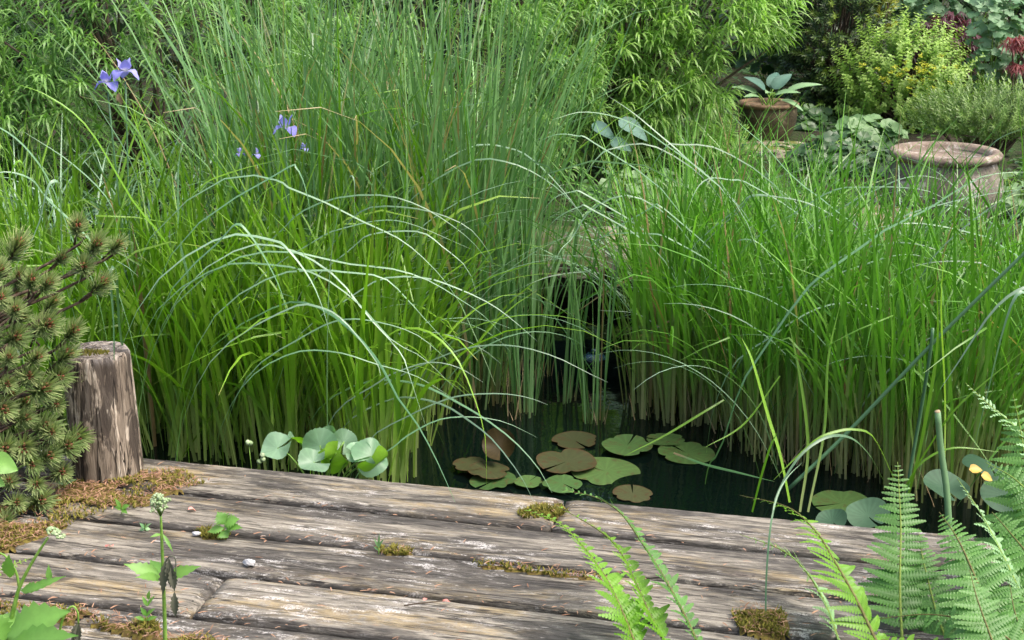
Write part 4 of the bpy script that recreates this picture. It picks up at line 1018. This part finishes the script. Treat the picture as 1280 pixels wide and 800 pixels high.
# ================================================================== MOSS AND LITTER
def litter(name, label, poly, nneed, nmoss, hmax, stuff=True, mound=True):
    """poly in deck pixels -> bed of fallen needles with moss shoots"""
    w = [G(u, v, 0.0) for u, v in poly]; mb = MB(); ms = MB()
    def inside(p):
        r = False; j = len(w) - 1
        for i in range(len(w)):
            if (w[i].y > p[1]) != (w[j].y > p[1]) and p[0] < (w[j].x - w[i].x) * (p[1] - w[i].y) / (w[j].y - w[i].y) + w[i].x: r = not r
            j = i
        return r
    x0, x1 = min(p.x for p in w), max(p.x for p in w); y0, y1 = min(p.y for p in w), max(p.y for p in w)
    def edge(p):
        d = 9
        for i in range(len(w)):
            a, b = w[i], w[(i+1) % len(w)]; ab = (b - a).xy; t = max(0, min(1, (V(p).xy - a.xy).dot(ab) / ab.length_squared)); d = min(d, (V(p).xy - a.xy - ab * t).length)
        return d
    def zz(p): return .001 + hmax * min(1, edge(p) / .07) * (.55 + .6 * mn.noise(V((p[0] * 14, p[1] * 14, 3))))
    root = None
    def pt():
        for _ in range(60):
            p = (R.uniform(x0, x1), R.uniform(y0, y1))
            if inside(p): return p
        return None
    bed = MB(); nx = max(6, int((x1 - x0) / .012)); ny = max(6, int((y1 - y0) / .012)); ids = {}
    for j in range(ny + 1):
        for i in range(nx + 1):
            p = (x0 + (x1 - x0) * i / nx, y0 + (y1 - y0) * j / ny)
            ok = inside(p); z = zz(p) - .003 if ok else -.012
            ids[i, j] = (bed.vert((p[0], p[1], z)), ok)
    for j in range(ny):
        for i in range(nx):
            q = [ids[i, j], ids[i+1, j], ids[i+1, j+1], ids[i, j+1]]
            if mn.noise(V((bed.v[q[0][0]][0] * 9, bed.v[q[0][0]][1] * 9, 21))) < (-.12 if nneed > 500 else -.9): continue
            if sum(x[1] for x in q) >= 2: bed.f.append(tuple(x[0] for x in q))
    c = V(((x0 + x1) / 2, (y0 + y1) / 2, 0))
    o = tag(bed.build(name, M['mossbase'], loc=c), label, 'moss', None, 'stuff' if stuff else None)
    for i in range(nneed):
        p = pt()
        if not p: continue
        if nneed > 500 and mn.noise(V((p[0] * 9, p[1] * 9, 21))) < -.12 and R.random() < .7: continue
        if R.random() < .2: p = (p[0] + R.gauss(0, .02), p[1] + R.gauss(0, .02)); 
        z = (zz(p) if inside(p) else .002) + R.uniform(.001, .005); a = R.uniform(0, 6.28); L = R.uniform(.008, .024)
        d = V((math.cos(a), math.sin(a), R.uniform(-.08, .35)))
        s = V((p[0], p[1], z)); strip(mb, [s, s + d * L * .5 + V((0, 0, .001)), s + d * L], R.uniform(.0014, .003), V((-d.y, d.x, .2)), R.random(), R.random(), flat=True)
    for i in range(nmoss):
        p = pt()
        if not p or (nmoss > 300 and mn.noise(V((p[0] * 11, p[1] * 11, 8))) < -.05): continue
        s = V((p[0], p[1], zz(p) - .002))
        for k in range(4):
            a = R.uniform(0, 6.28); d = V((math.cos(a) * .5, math.sin(a) * .5, 1)) * R.uniform(.006, .013)
            strip(ms, [s, s + d * .6, s + d + V((d.x, d.y, 0)) * .5], R.uniform(.0018, .0034), V((-d.y, d.x, .001)), R.random(), R.random(), flat=True)
    mb.build('fallen_needles', M['litter'], o); ms.build('moss_shoots', M['moss'], o)
    return o
litter('moss_mat', 'carpet of ochre moss and reddish fallen pine needles around the foot of the post', [(170,590),(228,588),(258,604),(205,620),(190,632),(120,642),(75,662),(0,690),(-60,700),(-60,640),(40,630),(80,605),(120,598)], 2300, 1300, .010)
litter('moss_mat', 'brown moss and needle litter in the plank gap across the lower left corner', [(-40,748),(30,757),(105,760),(190,785),(235,792),(290,800),(280,815),(190,800),(120,782),(60,772),(-40,768)], 600, 380, .005)
def tuft_moss(label, poly, a, b, h): return litter('moss_tuft', label, poly, a, b, h, stuff=False)
tuft_moss('ochre moss cushion on the first plank left of the plank joint', [(645,642),(668,632),(700,634),(712,640),(690,648),(655,648)], 10, 240, .012)
tuft_moss('small brown moss streak in the second plank gap near the middle', [(470,686),(495,684),(516,688),(512,694),(480,693)], 25, 110, .008)
tuft_moss('dark moss cushion under the lobed seedling in the plank gap', [(244,664),(262,660),(288,668),(282,675),(250,673)], 10, 120, .010)
tuft_moss('large ochre moss cushion at the foot of the thin pale grass blade', [(912,768),(935,757),(972,760),(990,775),(985,795),(955,800),(925,785)], 160, 420, .014)
tuft_moss('thin line of moss and debris in the plank gap right of the middle', [(590,703),(640,706),(700,714),(760,722),(760,726),(690,720),(600,709)], 70, 90, .004)
tuft_moss('pale green moss lump at the foot of the feathery seedling', [(160,782),(178,774),(198,778),(200,790),(175,795)], 6, 130, .012)
crumbs = MB()
for i in range(420):
    u = R.uniform(0, 1150); v = R.uniform(590, 800); p = G(u, v, 0)
    dd = (p - A0).dot(NR)
    if dd < .03 or (p - A0).dot(E) > 2.2: continue
    if R.random() < .6: dd2 = round(dd / PW) * PW; p = p + NR * (dd2 - dd + R.gauss(0, .012)); dd = dd2
    if dd < .05: continue
    a = R.gauss(math.atan2(E.y, E.x), .9); L = R.uniform(.006, .022); d = V((math.cos(a), math.sin(a), R.uniform(0, .15)))
    s = p + V((0, 0, R.uniform(-.004, .003)))
    strip(crumbs, [s, s + d * L * .5 + V((0, 0, .001)), s + d * L], R.uniform(.0012, .0035), V((-d.y, d.x, .3)), R.random(), R.random(), flat=True)
tag(crumbs.build('deck_litter', M['litter']), 'scattered brown needles and crumbs lying over the planks and along their gaps', 'litter', kind='stuff')
def litterpiece(label, u, v, L, W, az, mat='litter', curl=1.2, name='dead_leaf', z=.004):
    p = G(u, v, z); mb = MB(); bigleaf(mb, p, V((math.cos(az), math.sin(az), .25)), V((0, 0, 1)), L, W, R.random(), R.random(), curl, .5, 8, 5, 'ovate', .05)
    return tag(mb.build(name, M[mat], loc=p), label, 'dead leaf')
litterpiece('dark curled dead leaf lying at the end joint of the pond-side plank', 692, 630, .035, .022, .5, 'twig', 1.8)
litterpiece('small pinkish leaf scrap on the plank right of the moss carpet', 235, 637, .022, .014, .4, 'petal')
litterpiece('second pinkish leaf scrap beside the lobed seedling', 141, 683, .014, .01, 2.4, 'petal')
litterpiece('reddish leaf scrap in the plank gap near the middle', 646, 710, .02, .012, .3, 'litter')
litterpiece('pale pink petal lying in the dark plank at the left', 132, 684, .012, .010, 1.0, 'petal', .3)
tw = thing('fallen_twig', 'dark thin twig with pink bud scales lying on the third plank', 'twig', G(535, 753))
mb = MB(); tube(mb, catmull([G(505, 757, .005), G(525, 754, .007), G(545, 752, .006), G(567, 749, .006)], 8), .0018, .0012, n=5); mb.build('stem', M['twig'], tw)
for (u, v, a) in ((530, 751, 1.2), (553, 752, .2), (560, 752, 2.6)):
    mb = MB(); bigleaf(mb, G(u, v, .006), V((math.cos(a), math.sin(a), .3)), V((0, 0, 1)), .018, .010, R.random(), .6, .8, .4, 6, 5); mb.build('bud_scale', M['petal'], tw)
mb = MB(); blob(mb, G(312, 703, .006), .011, seg=9, rings=7, sq=(1.3, .9, .7), rough=.5, seed=3); tag(mb.build('pebble', M['pebble'], loc=G(312, 703, .006)), 'white crumpled pebble lying alone on the dark plank at the left', 'pebble')
mb = MB(); blob(mb, G(246, 667, .004), .008, seg=8, rings=6, sq=(1.5, .9, .6), rough=.5, seed=9); tag(mb.build('pebble', M['pebble'], loc=G(246, 667, .004)), 'small white pebble at the left end of the dark moss cushion', 'pebble')
# ================================================================== IRISES
def iris(label, blooms, y, root):
    t = thing('iris_plant', label, 'iris', V((root[0], y, gh(root[0], y))))
    for (u, v, sc) in blooms:
        c = P(u, v, y); mb = MB(); r0 = V((root[0] + R.uniform(-.03, .03), y, gh(root[0], y)))
        tube(mb, catmull([r0, (r0 + c) / 2 + V((R.uniform(-.02, .02), 0, 0)), c - V((0, 0, .03))], 10), .004, .003, n=6); mb.build('stem', M['culm'], t)
        fm = MB(); a0 = R.uniform(0, 2)
        for k in range(3):
            a = a0 + k * 2.094
            bigleaf(fm, c, V((math.cos(a), math.sin(a), .55)), V((-.5*math.cos(a), -.5*math.sin(a), 1)), .058 * sc, .052 * sc, R.random(), R.uniform(.4, .8), 1.9, .15, 9, 5, 'ovate', .05)
            a += 1.047
            bigleaf(fm, c + V((0, 0, .004)), V((math.cos(a) * .35, math.sin(a) * .35, 1)), V((math.cos(a), math.sin(a), -.3)), .046 * sc, .036 * sc, .3 + .7 * R.random(), R.uniform(.2, .7), -.35, .25, 7, 5, 'ovate', .06)
        fm.build('flower', M['iris'], t)
    for k in range(5):
        az = R.uniform(0, 6.28); mb = MB(); strip(mb, gen_pts((root[0], y, gh(root[0], y)), az, R.uniform(.05, .25), R.uniform(0, .5), R.uniform(.5, .75), 8), .016, V((-math.sin(az), math.cos(az), 0)), R.random(), R.random(), .2); mb.build('leaf', M['rush'], t)
    return t
y = 4.75
ir = iris('violet-blue iris with two open blooms in front of the willow at the upper left', [(156, 90, 1.0), (134, 104, .95)], y, (P(150, 300, y).x, 0))
mb = MB(); bigleaf(mb, P(149, 116, y), V((.1, 0, -1)), V((0, -1, 0)), .04, .022, .5, .5, .4, .8, 7, 5, 'ovate', .1); mb.build('faded_flower', M['withered_iris'], ir)
y = 4.65
iris('pale violet iris bloom against the tall blue-green rushes', [(357, 160, .95)], y, (P(352, 330, y).x, 0))
iris('small half-open violet irises low behind the single bloom', [(321, 193, .45), (300, 192, .4), (380, 186, .4)], 4.8, (P(330, 330, 4.8).x, 0))
# ================================================================== BACKGROUND SHRUBS
def rand_ell(c, r, inner=.35, front=.5):
    while True:
        d = V((R.gauss(0, 1), R.gauss(0, 1), R.gauss(0, 1)))
        if d.length < 1e-3: continue
        d.normalize()
        if d.y > 0 and R.random() < front: d.y = -d.y
        q = inner + (1 - inner) * R.random() ** .5
        return c + V((d.x * r[0], d.y * r[1], d.z * r[2])) * q, d, q
def branches(par, base, tips, r0=.02, r1=.004, mat='twig', n=8):
    mb = MB()
    for tp in tips:
        m = base.lerp(tp, .5) + V((R.uniform(-.08, .08), R.uniform(-.08, .08), .08))
        tube(mb, catmull([base + V((R.uniform(-.06, .06), R.uniform(-.06, .06), 0)), m, tp], n), r0 * R.uniform(.5, 1), r1, n=5)
    return mb.build('branches', M[mat], par)
def willow(name, label, c, r, nsh, mat, base, LL=(.085, .135), lw=.0095, nl=17, cat='shrub', gapf=None):
    t = thing(name, label, cat, base); mb = MB(); tips = []
    for i in range(nsh):
        p, d, q = rand_ell(c, r, .45)
        if gapf and gapf(p): continue
        ax = (d * .65 + V((R.uniform(-.4, .4), R.uniform(-.4, .2), R.uniform(.2, .9)))).normalized()
        SL = R.uniform(.07, .16); g0 = R.random() * .5; b0 = R.uniform(.2, .8)
        if i % 16 == 0: tips.append(p)
        sx = ax.orthogonal().normalized(); sy = ax.cross(sx)
        tube(mb, [p - ax * .08, p, p + ax * SL], .002, .001, g0, b0, 4, cap=False)
        for k in range(nl):
            s = (k + .5) / nl; q0 = p + ax * SL * s ** .8; a = k * 2.4
            o = sx * math.cos(a) + sy * math.sin(a); op = R.uniform(.9, 1.5) - .75 * s
            dd = (o * math.sin(op) + ax * math.cos(op)).normalized(); L = R.uniform(*LL) * (1 - .3 * s); dr_ = R.uniform(.25, .8)
            q = [q0]
            for m in range(3):
                q.append(q[-1] + dd * L / 3); dd = (dd + V((0, 0, -dr_))).normalized()
            strip(mb, q, lw, dd.cross(V((R.uniform(-.4, .4), R.uniform(-.4, .4), 1))) + V((1e-3, 0, 0)), min(1, g0 + R.random() * .5), min(1, max(0, b0 + R.uniform(-.2, .2))), flat=True, prof=lambda t: (.5, 1, .85, .1)[int(round(t * 3))])
    mb.build('foliage', M[mat], t); branches(t, base, tips)
    return t
def onground(x, y): return V((x, y, gh(x, y)))
xL = P(200, 100, 7.0).x
willow('willow_shrub', 'narrow-leaved green willow shrub at the upper left behind the irises', V((xL, 6.75, .62)), (1.02, .6, .85), 720, 'willow', onground(xL, 6.8))
willow('willow_shrub', 'narrow-leaved willow shrub cut by the left edge, lower than its neighbour', V((P(-30, 60, 6.6).x, 6.5, .45)), (.55, .5, .62), 260, 'willow', onground(P(-30, 60, 6.6).x, 6.5), gapf=lambda p: p.x > P(28, 0, p.y).x and p.z > P(28, 75, p.y).z)
xM = P(520, 60, 7.2).x
willow('willow_shrub', 'darker narrow-leaved shrub showing behind the tops of the tall rushes', V((xM, 7.3, .6)), (.9, .55, .85), 480, 'willow', onground(xM, 7.4))
xR = P(822, 80, 8).x
willow('willow_shrub', 'bright lime narrow-leaved willow shrub behind the rushes left of the brown pot', V((xR, 7.95, .74)), (.70, .55, .74), 760, 'willow_bright', onground(xR - .1, 8.0), (.09, .14), .0105, gapf=lambda p: px_of(p)[0] > 893 and px_of(p)[1] > 62)
willow('willow_shrub', 'drooping lime willow side branches with dark twigs above the grey-blue leaves', V((P(745, 110, 7.9).x, 7.8, .58)), (.55, .5, .5), 260, 'willow_bright', onground(xR - .25, 7.9), (.09, .14), .0105)
def juniper(name, label, c, r, n, mat, base, nl=26, LL=(.012, .022), lw=.004, SL=(.06, .13), cat='shrub', up=.5):
    t = thing(name, label, cat, base); mb = MB(); tips = []
    for i in range(n):
        p, d, q = rand_ell(c, r, .55)
        ax = (d * .7 + V((R.uniform(-.5, .5), R.uniform(-.5, .3), R.uniform(-.2, .6) + up))).normalized(); L0 = R.uniform(*SL)
        sx = ax.orthogonal().normalized(); sy = ax.cross(sx); g0 = R.random() * .6; b0 = R.uniform(.2, .8)
        if i % 9 == 0: tips.append(p)
        for k in range(nl):
            s = (k + .5) / nl; a = k * 2.4; o = sx * math.cos(a) + sy * math.sin(a)
            dd = (o * .8 + ax * .6).normalized(); q0 = p + ax * L0 * s; L = R.uniform(*LL)
            strip(mb, [q0, q0 + dd * L], lw, dd.cross(ax) + V((1e-3, 0, 0)), min(1, g0 + s * .4), b0, flat=True, prof=lambda t: 1 if t < .5 else .4)
    mb.build('foliage', M[mat], t); branches(t, base, tips, .012, .002)
    return t
def leafy(name, label, c, r, n, mat, base, LL=(.018, .03), wf=.75, nl=18, SL=(.10, .2), cat='shrub', up=.7, front=.7, inner=.5, droop=.1, gapf=None):
    t = thing(name, label, cat, base); mb = MB(); tips = []
    for i in range(n):
        p, d, q = rand_ell(c, r, inner, front)
        if gapf and gapf(p): continue
        ax = (d * .6 + V((R.uniform(-.4, .4), R.uniform(-.4, .2), up))).normalized(); L0 = R.uniform(*SL)
        sx = ax.orthogonal().normalized(); sy = ax.cross(sx); g0 = R.random() * .5; b0 = R.uniform(.2, .8)
        if i % 6 == 0: tips.append(p)
        for k in range(nl):
            s = (k // 2 + .5) / (nl / 2); a = (k // 2) * 1.57 + (k % 2) * PI + R.uniform(-.3, .3); o = sx * math.cos(a) + sy * math.sin(a)
            dd = (o + ax * R.uniform(.1, .6)).normalized(); q0 = p + ax * L0 * s; L = R.uniform(*LL) * (1.15 - .5 * s)
            quadleaf(mb, q0, dd, ax + V((0, 0, .4)), L, L * wf, min(1, g0 + s * .4 + R.uniform(0, .2)), min(1, max(0, b0 + R.uniform(-.15, .15))), .3, droop)
    f = mb.build('foliage', M[mat], t); branches(t, base, tips, .012, .003)
    return t
juniper('trailing_conifer', 'fine-leaved trailing green shrub hanging between the willow and the brown pot', P(905, 205, 8.1) + V((0, .05, -.02)), (.13, .2, .22), 230, 'willow_bright', onground(P(905, 205, 8.1).x, 8.2), 24, (.014, .026), .005)
yw_ = V((P(1038, 60, 9.4).x, 9.4, .72))
t = juniper('yew_shrub', 'dark upright yew with lighter new shoots behind the lime-leaved shrub', yw_, (.29, .32, .85), 620, 'yew', onground(yw_.x, 9.4), 30, (.030, .046), .010, (.08, .16))
mb = MB()
for i in range(110):
    p, d, q = rand_ell(yw_, (.31, .36, .86), .95, .8); ax = (d + V((0, 0, .5))).normalized(); sx = ax.orthogonal().normalized(); sy = ax.cross(sx)
    for k in range(16):
        a = k * 2.4; dd = (sx * math.cos(a) + sy * math.sin(a) + ax * .9).normalized(); q0 = p + ax * .06 * k / 16
        strip(mb, [q0, q0 + dd * .036], .009, dd.cross(ax) + V((1e-3, 0, 0)), R.random(), R.random(), flat=True)
mb.build('new_shoots', M['yew_tip'], t)
gx = V((P(1100, 12, 9.5).x, 9.5, P(1100, 12, 9.5).z + .1))
juniper('golden_conifer', 'small golden yellow conifer tip between the yew and the lime shrub', gx, (.09, .12, .30), 110, 'gold', onground(gx.x, 9.5), 24, (.018, .028), .006)
oc = P(1132, 112, 8.8) + V((0, .15, 0))
ot = leafy('lime_shrub', 'lime-green small-leaved shrub with yellowish flower tips between the yew and the urn', oc, (.37, .32, .34), 480, 'oregano', onground(oc.x, 8.9), (.020, .034), .72, 20)
for i in range(46):
    p = P(R.gauss(1150, 26), R.gauss(92, 12), 8.55) + V((0, R.uniform(-.05, .08), 0)); mb = MB()
    for k in range(14):
        a = R.uniform(0, 6.28); quadleaf(mb, p + V((R.gauss(0, .010), R.gauss(0, .010), R.gauss(0, .006))), V((math.cos(a), math.sin(a), .5)), V((0, 0, 1)), .014, .011, R.random(), R.random())
    mb.build('flower_head', M['yellow_fl'], ot)
hx = P(1225, 150, 7.4)
juniper('trailing_shrub', 'fine-leaved yellowish green trailing shrub spilling behind the big urn at the right edge', hx + V((.03, .12, -.01)), (.36, .3, .10), 460, 'hebe', onground(hx.x + .1, 7.6), 26, (.016, .028), .006, (.08, .16), up=.7)
px = P(1188, 62, 9.3)
def maple(name, label, c, r, n, mat, base):
    t = thing(name, label, 'maple', base); mb = MB(); tips = []
    for i in range(n):
        p, d, q = rand_ell(c, r, .3)
        if i % 8 == 0: tips.append(p)
        a0 = R.uniform(0, 6.28); g = R.random(); b = R.random(); out = V((math.cos(a0), math.sin(a0), -.4))
        for k in range(7):
            a = (k - 3) * .42; dd = (Matrix.Rotation(a, 3, 'Z') @ out + V((0, 0, R.uniform(-.4, .1)))).normalized(); L = .085 * (1 - .09 * abs(k - 3))
            strip(mb, [p, p + dd * L * .5, p + dd * L + V((0, 0, -.015))], .009, dd.cross(V((0, 0, 1))) + V((1e-3, 0, 0)), g, b, flat=True, prof=lambda t: (.35, 1, .1)[int(round(t * 2))])
    mb.build('foliage', M[mat], t); branches(t, base, tips, .014, .003)
maple('japanese_maple', 'dark purple cut-leaved maple behind the lime-leaved shrub', px + V((.02, .2, 0)), (.24, .2, .24), 330, 'purple', onground(px.x, 9.6))
rx = P(1272, 52, 8.6)
maple('japanese_maple', 'pinkish red cut-leaved maple twig at the right edge', rx + V((.02, .05, 0)), (.09, .1, .05), 30, 'redmaple', onground(rx.x + .15, 8.8))
maple('japanese_maple', 'lower pinkish red maple twig at the right edge above the trailing shrub', P(1272, 82, 8.6) + V((.02, .05, 0)), (.07, .1, .03), 16, 'redmaple', onground(rx.x + .2, 8.9))
def lobedplant(name, label, c, r, n, mat, base, rad=(.03, .05), lobes=3, amp=.14, cat='plant', stems=True):
    t = thing(name, label, cat, base); mb = MB(); tips = []
    for i in range(n):
        p, d, q = rand_ell(c, r, .3, .7); nr = (d * .5 + V((R.uniform(-.4, .4), R.uniform(-.9, -.1), 1))).normalized()
        disc(mb, p, nr, V((R.uniform(-1, 1), R.uniform(-1, 1), 0)) + V((.01, 0, 0)), R.uniform(*rad), R.random(), R.uniform(.25, .75), cup=R.uniform(-.2, .3), notch=.25, lobes=lobes * 2, amp=amp, rings=2, seg=26, wav=.1, nv=5, seed=i)
        if i % 3 == 0: tips.append(p)
    mb.build('foliage', M[mat], t)
    if stems: branches(t, base, tips, .004, .0015, 'weedstem')
    return t
cx = P(1245, 50, 8.9)
lobedplant('columbine', 'blue-green columbine with lobed leaves at the upper right beside the purple maple', cx + V((.05, .1, -.02)), (.22, .2, .38), 150, 'columbine', onground(cx.x, 9.0), (.026, .044))
lobedplant('columbine', 'second columbine with pale lobed leaves at the top right behind the lime shrub', P(1180, 5, 9.7) + V((0, .1, 0)), (.42, .2, .16), 120, 'columbine', onground(P(1180, 5, 9.7).x, 9.8), (.026, .044))
lobedplant('lobed_leaf_plant', 'low plant with broad lobed leaves between the brown pot and the urn', P(1085, 170, 8.0), (.18, .16, .11), 80, 'mantle', onground(P(1085, 170, 8.0).x, 8.1), (.035, .06), 4, .08)
lobedplant('lobed_leaf_plant', 'dark leafy groundcover on the shaded slope below the lobed-leaved plant', P(1050, 212, 7.8), (.30, .22, .20), 260, 'ivy', onground(P(1050, 215, 7.7).x, 7.8), (.025, .045), 4, .08)
lobedplant('lobed_leaf_plant', 'groundcover leaves around the foot of the yew beside the brown pot', P(1012, 165, 8.9), (.20, .2, .15), 150, 'ivy', onground(P(1010, 170, 8.9).x, 9.0), (.03, .05), 4, .06)
lobedplant('lobed_leaf_plant', 'bright small-leaved groundcover showing through the reeds below the stones', P(800, 235, 6.9), (.28, .2, .10), 90, 'mantle', onground(P(800, 235, 6.9).x, 7.0), (.018, .032), 3, .1)
lobedplant('lobed_leaf_plant', 'light green creeping plant between the stones and the big urn', P(1030, 272, 6.9), (.24, .2, .08), 80, 'mantle', onground(P(1030, 272, 6.9).x, 7.0), (.016, .03), 3, .1)
lobedplant('lobed_leaf_plant', 'light green creeping plant right of the big urn at the frame edge', P(1270, 240, 6.9), (.2, .2, .12), 70, 'mantle', onground(P(1270, 240, 6.9).x, 7.0), (.018, .034), 3, .1)
lobedplant('dark_leafy_shrub', 'dark broad-leaved shrub in shade between the willow and the yew', P(975, 25, 9.9), (.36, .3, .42), 150, 'ivy', onground(P(975, 25, 9.9).x, 10), (.04, .07), 3, .1)
# hosta in the pot
hp = V((p1.x, p1.y, p1.z + h1 * .85)); ht = thing('hosta', 'blue-green hosta with pointed leaves growing in the brown glazed pot', 'hosta', hp)
for (u, v, dy, W, g) in ((945,100,.0,.07,.3), (978,98,.05,.085,.5), (1008,103,-.02,.05,.6), (962,112,-.12,.06,.9), (930,108,.0,.05,.7), (993,127,-.14,.04,.9), (968,96,.12,.08,.2), (985,112,-.1,.05,.8), (940,118,-.05,.04,.6)):
    b0 = hp + V((R.uniform(-.03, .03), R.uniform(-.03, .03), 0)); e = P(u, v, 8.5 + dy); m = b0.lerp(e, .45) + V((0, 0, .035))
    mb = MB(); tube(mb, catmull([b0, b0.lerp(m, .5) + V((0, 0, .012)), m], 6), .004, .003, n=5); stl = mb.build('stalk', M['weedstem'], ht)
    mb = MB(); d = e - m; bigleaf(mb, m, d.normalized() + V((0, -.15, .1)), V((0, -.5, 1)), d.length * 1.5 + .03, W, g, .55, .7, .2, 10, 7, 'ovate', .02); mb.build('leaf', M['bluehosta' if g < .6 else 'hosta'], ht)
bh = thing('hosta', 'grey-blue broad leaves of a hosta half hidden behind the reeds at the centre', 'hosta', onground(P(775, 200, 6.6).x, 6.6))
for (u, v, nr, r, y) in ((786,160,(.3,-.8,.7),.075,6.6), (772,182,(.1,-1,.4),.05,6.5), (750,163,(-.4,-.5,.8),.06,6.6), (803,205,(.2,-.9,.5),.045,6.5), (745,190,(-.3,-.8,.5),.05,6.55))[:3]:
    c = P(u, v, y); mb = MB(); bigleaf(mb, c + V((-.6 * r, .03, .4 * r)), V((.8, -.35, -.25)), V(nr), r * 2.2, r * 1.1, R.random(), .5, .8, .2, 10, 7, 'ovate', .02); lf = mb.build('leaf', M['bluehosta'], bh)
    mb = MB(); tube(mb, catmull([onground(P(775, 200, 6.6).x, 6.6), onground(P(775, 200, 6.6).x, 6.6).lerp(c, .6) + V((0, 0, .03)), c + V((-.6 * r, .03, .4 * r))], 7), .005, .003, n=5); mb.build('stalk', M['weedstem'], lf)
yf = thing('buttercup', 'single yellow buttercup flower against the willow twigs at the top centre', 'flower', onground(P(738, 49, 7.2).x, 7.2))
c = P(738, 49, 7.2); mb = MB()
for k in range(5):
    a = k * 1.257; bigleaf(mb, c, V((math.cos(a), -.5, math.sin(a))), V((0, -1, .3)), .018, .016, .9, .9, -.3, .2, 5, 5)
mb.build('flower', M['yellow_fl'], yf); mb = MB(); b0 = onground(c.x, 7.2); tube(mb, catmull([b0, b0.lerp(c, .5) + V((.03, 0, 0)), c], 8), .002, .0015, n=5); mb.build('stem', M['weedstem'], yf)
leafy('evergreen_hedge', 'dark evergreen hedge closing the garden at the back left', V((-3.6, 11.2, 1.2)), (3.0, .9, 1.7), 900, 'hedge', onground(-3.6, 11.2), (.07, .12), .55, 18, (.2, .4), 'hedge', .3, .8, .6, .2)
leafy('evergreen_hedge', 'dark evergreen hedge closing the garden at the back centre', V((.9, 11.8, 1.25)), (2.4, .9, 1.7), 800, 'hedge', onground(.9, 11.8), (.07, .12), .55, 18, (.2, .4), 'hedge', .3, .8, .6, .2)
leafy('evergreen_hedge', 'dark evergreen hedge closing the garden at the back right', V((5.2, 11.4, 1.2)), (2.8, .9, 1.7), 900, 'hedge', onground(5.2, 11.4), (.07, .12), .55, 18, (.2, .4), 'hedge', .3, .8, .6, .2)
leafy('leafy_shrub', 'mid-green leafy shrub at the top right corner behind the columbine', V((P(1230, 10, 10.2).x, 10.3, .8)), (.8, .4, .6), 260, 'ivy', onground(P(1230, 10, 10.2).x, 10.3), (.04, .07), .6, 18, (.15, .3))
mb = MB()
for i in range(15000):
    x = R.uniform(-5.5, 5.5); y = 6.05 + 6.2 * R.random() ** 1.3
    if y < bank_y(x) + .05 or (V((x, y)) - V((urnc.x, urnc.y))).length < .33 or (V((x, y)) - V((p1.x, p1.y))).length < .25: continue
    if abs(px_of((x, y, gh(x, y)))[0] - 640) > 760: continue
    z = gh(x, y); hgt = max(0, .05 + .10 * mn.noise(V((x * 2.2, y * 2.2, 5))))
    a = R.uniform(0, 6.28); p = V((x, y, z + .01 + hgt * R.random())); L = R.uniform(.03, .065)
    gg = min(1, max(0, .5 + .9 * mn.noise(V((x * 1.4, y * 1.4, 2))) + R.uniform(-.25, .25)))
    quadleaf(mb, p, V((math.cos(a), math.sin(a), R.uniform(-.1, .7))), V((0, 0, 1)), L, L * .7, gg, R.random(), .3, .15)
tag(mb.build('groundcover', M['ivy']), 'low dark green leaves covering the bank behind the pond under the shrubs and pots', 'groundcover', kind='stuff')
# blue pump float in the dark gap
bp = G(742, 452, WATER + .06); bp = P(743, 452, 5.3)
pf = thing('pond_float', 'small dark blue round float glinting in the shadowed gap between the reeds', 'float', V((bp.x, bp.y, WATER)))
mb = MB(); lathe(mb, [(.0, WATER - bp.z - .02), (.045, WATER - bp.z - .01), (.055, -.02), (.05, .015), (.03, .03), (.0, .034)], bp, 24); mb.build('body', M['blue'], pf)
mb = MB(); lathe(mb, [(.0, .030), (.016, .034), (.014, .048), (.0, .05)], bp, 16); mb.build('cap', M['blue'], pf)
# ================================================================== LIGHT AND CAMERA
w = bpy.data.worlds.new('World'); scn.world = w; w.use_nodes = True
nt = w.node_tree; nt.nodes.clear()
sky = nt.nodes.new('ShaderNodeTexSky'); sky.sky_type = 'NISHITA'; sky.sun_disc = False
EL, AZ = math.radians(60), math.radians(112)      # sun high on the right, a little behind the camera
sky.sun_elevation = EL; sky.sun_rotation = AZ; sky.dust_density = 6; sky.air_density = 1.0; sky.ozone_density = 1
bg = nt.nodes.new('ShaderNodeBackground'); bg.inputs[1].default_value = .15
ow = nt.nodes.new('ShaderNodeOutputWorld'); nt.links.new(sky.outputs[0], bg.inputs[0]); nt.links.new(bg.outputs[0], ow.inputs[0])
ld = bpy.data.lights.new('sun', 'SUN'); ld.energy = 1.35; ld.angle = math.radians(28); ld.color = (1, .975, .93)
sun = bpy.data.objects.new('sun', ld); COL.objects.link(sun)
sd = V((math.sin(AZ) * math.cos(EL), math.cos(AZ) * math.cos(EL), math.sin(EL)))
sun.rotation_euler = sd.to_track_quat('Z', 'Y').to_euler()
cd = bpy.data.cameras.new('camera'); cam = bpy.data.objects.new('camera', cd); COL.objects.link(cam)
cam.location = CO; cam.rotation_euler = (PI / 2 - PITCH, 0, 0)
cd.sensor_width = 36; cd.lens = FPX / 1280 * 36; cd.clip_start = .05; cd.clip_end = 1000
scn.camera = cam
cd.dof.use_dof = True; cd.dof.focus_distance = 4.2; cd.dof.aperture_fstop = 22
vs = scn.view_settings; vs.view_transform = 'Standard'; vs.look = 'None'; vs.exposure = 1.2; vs.gamma = 1; vs.use_curve_mapping = False
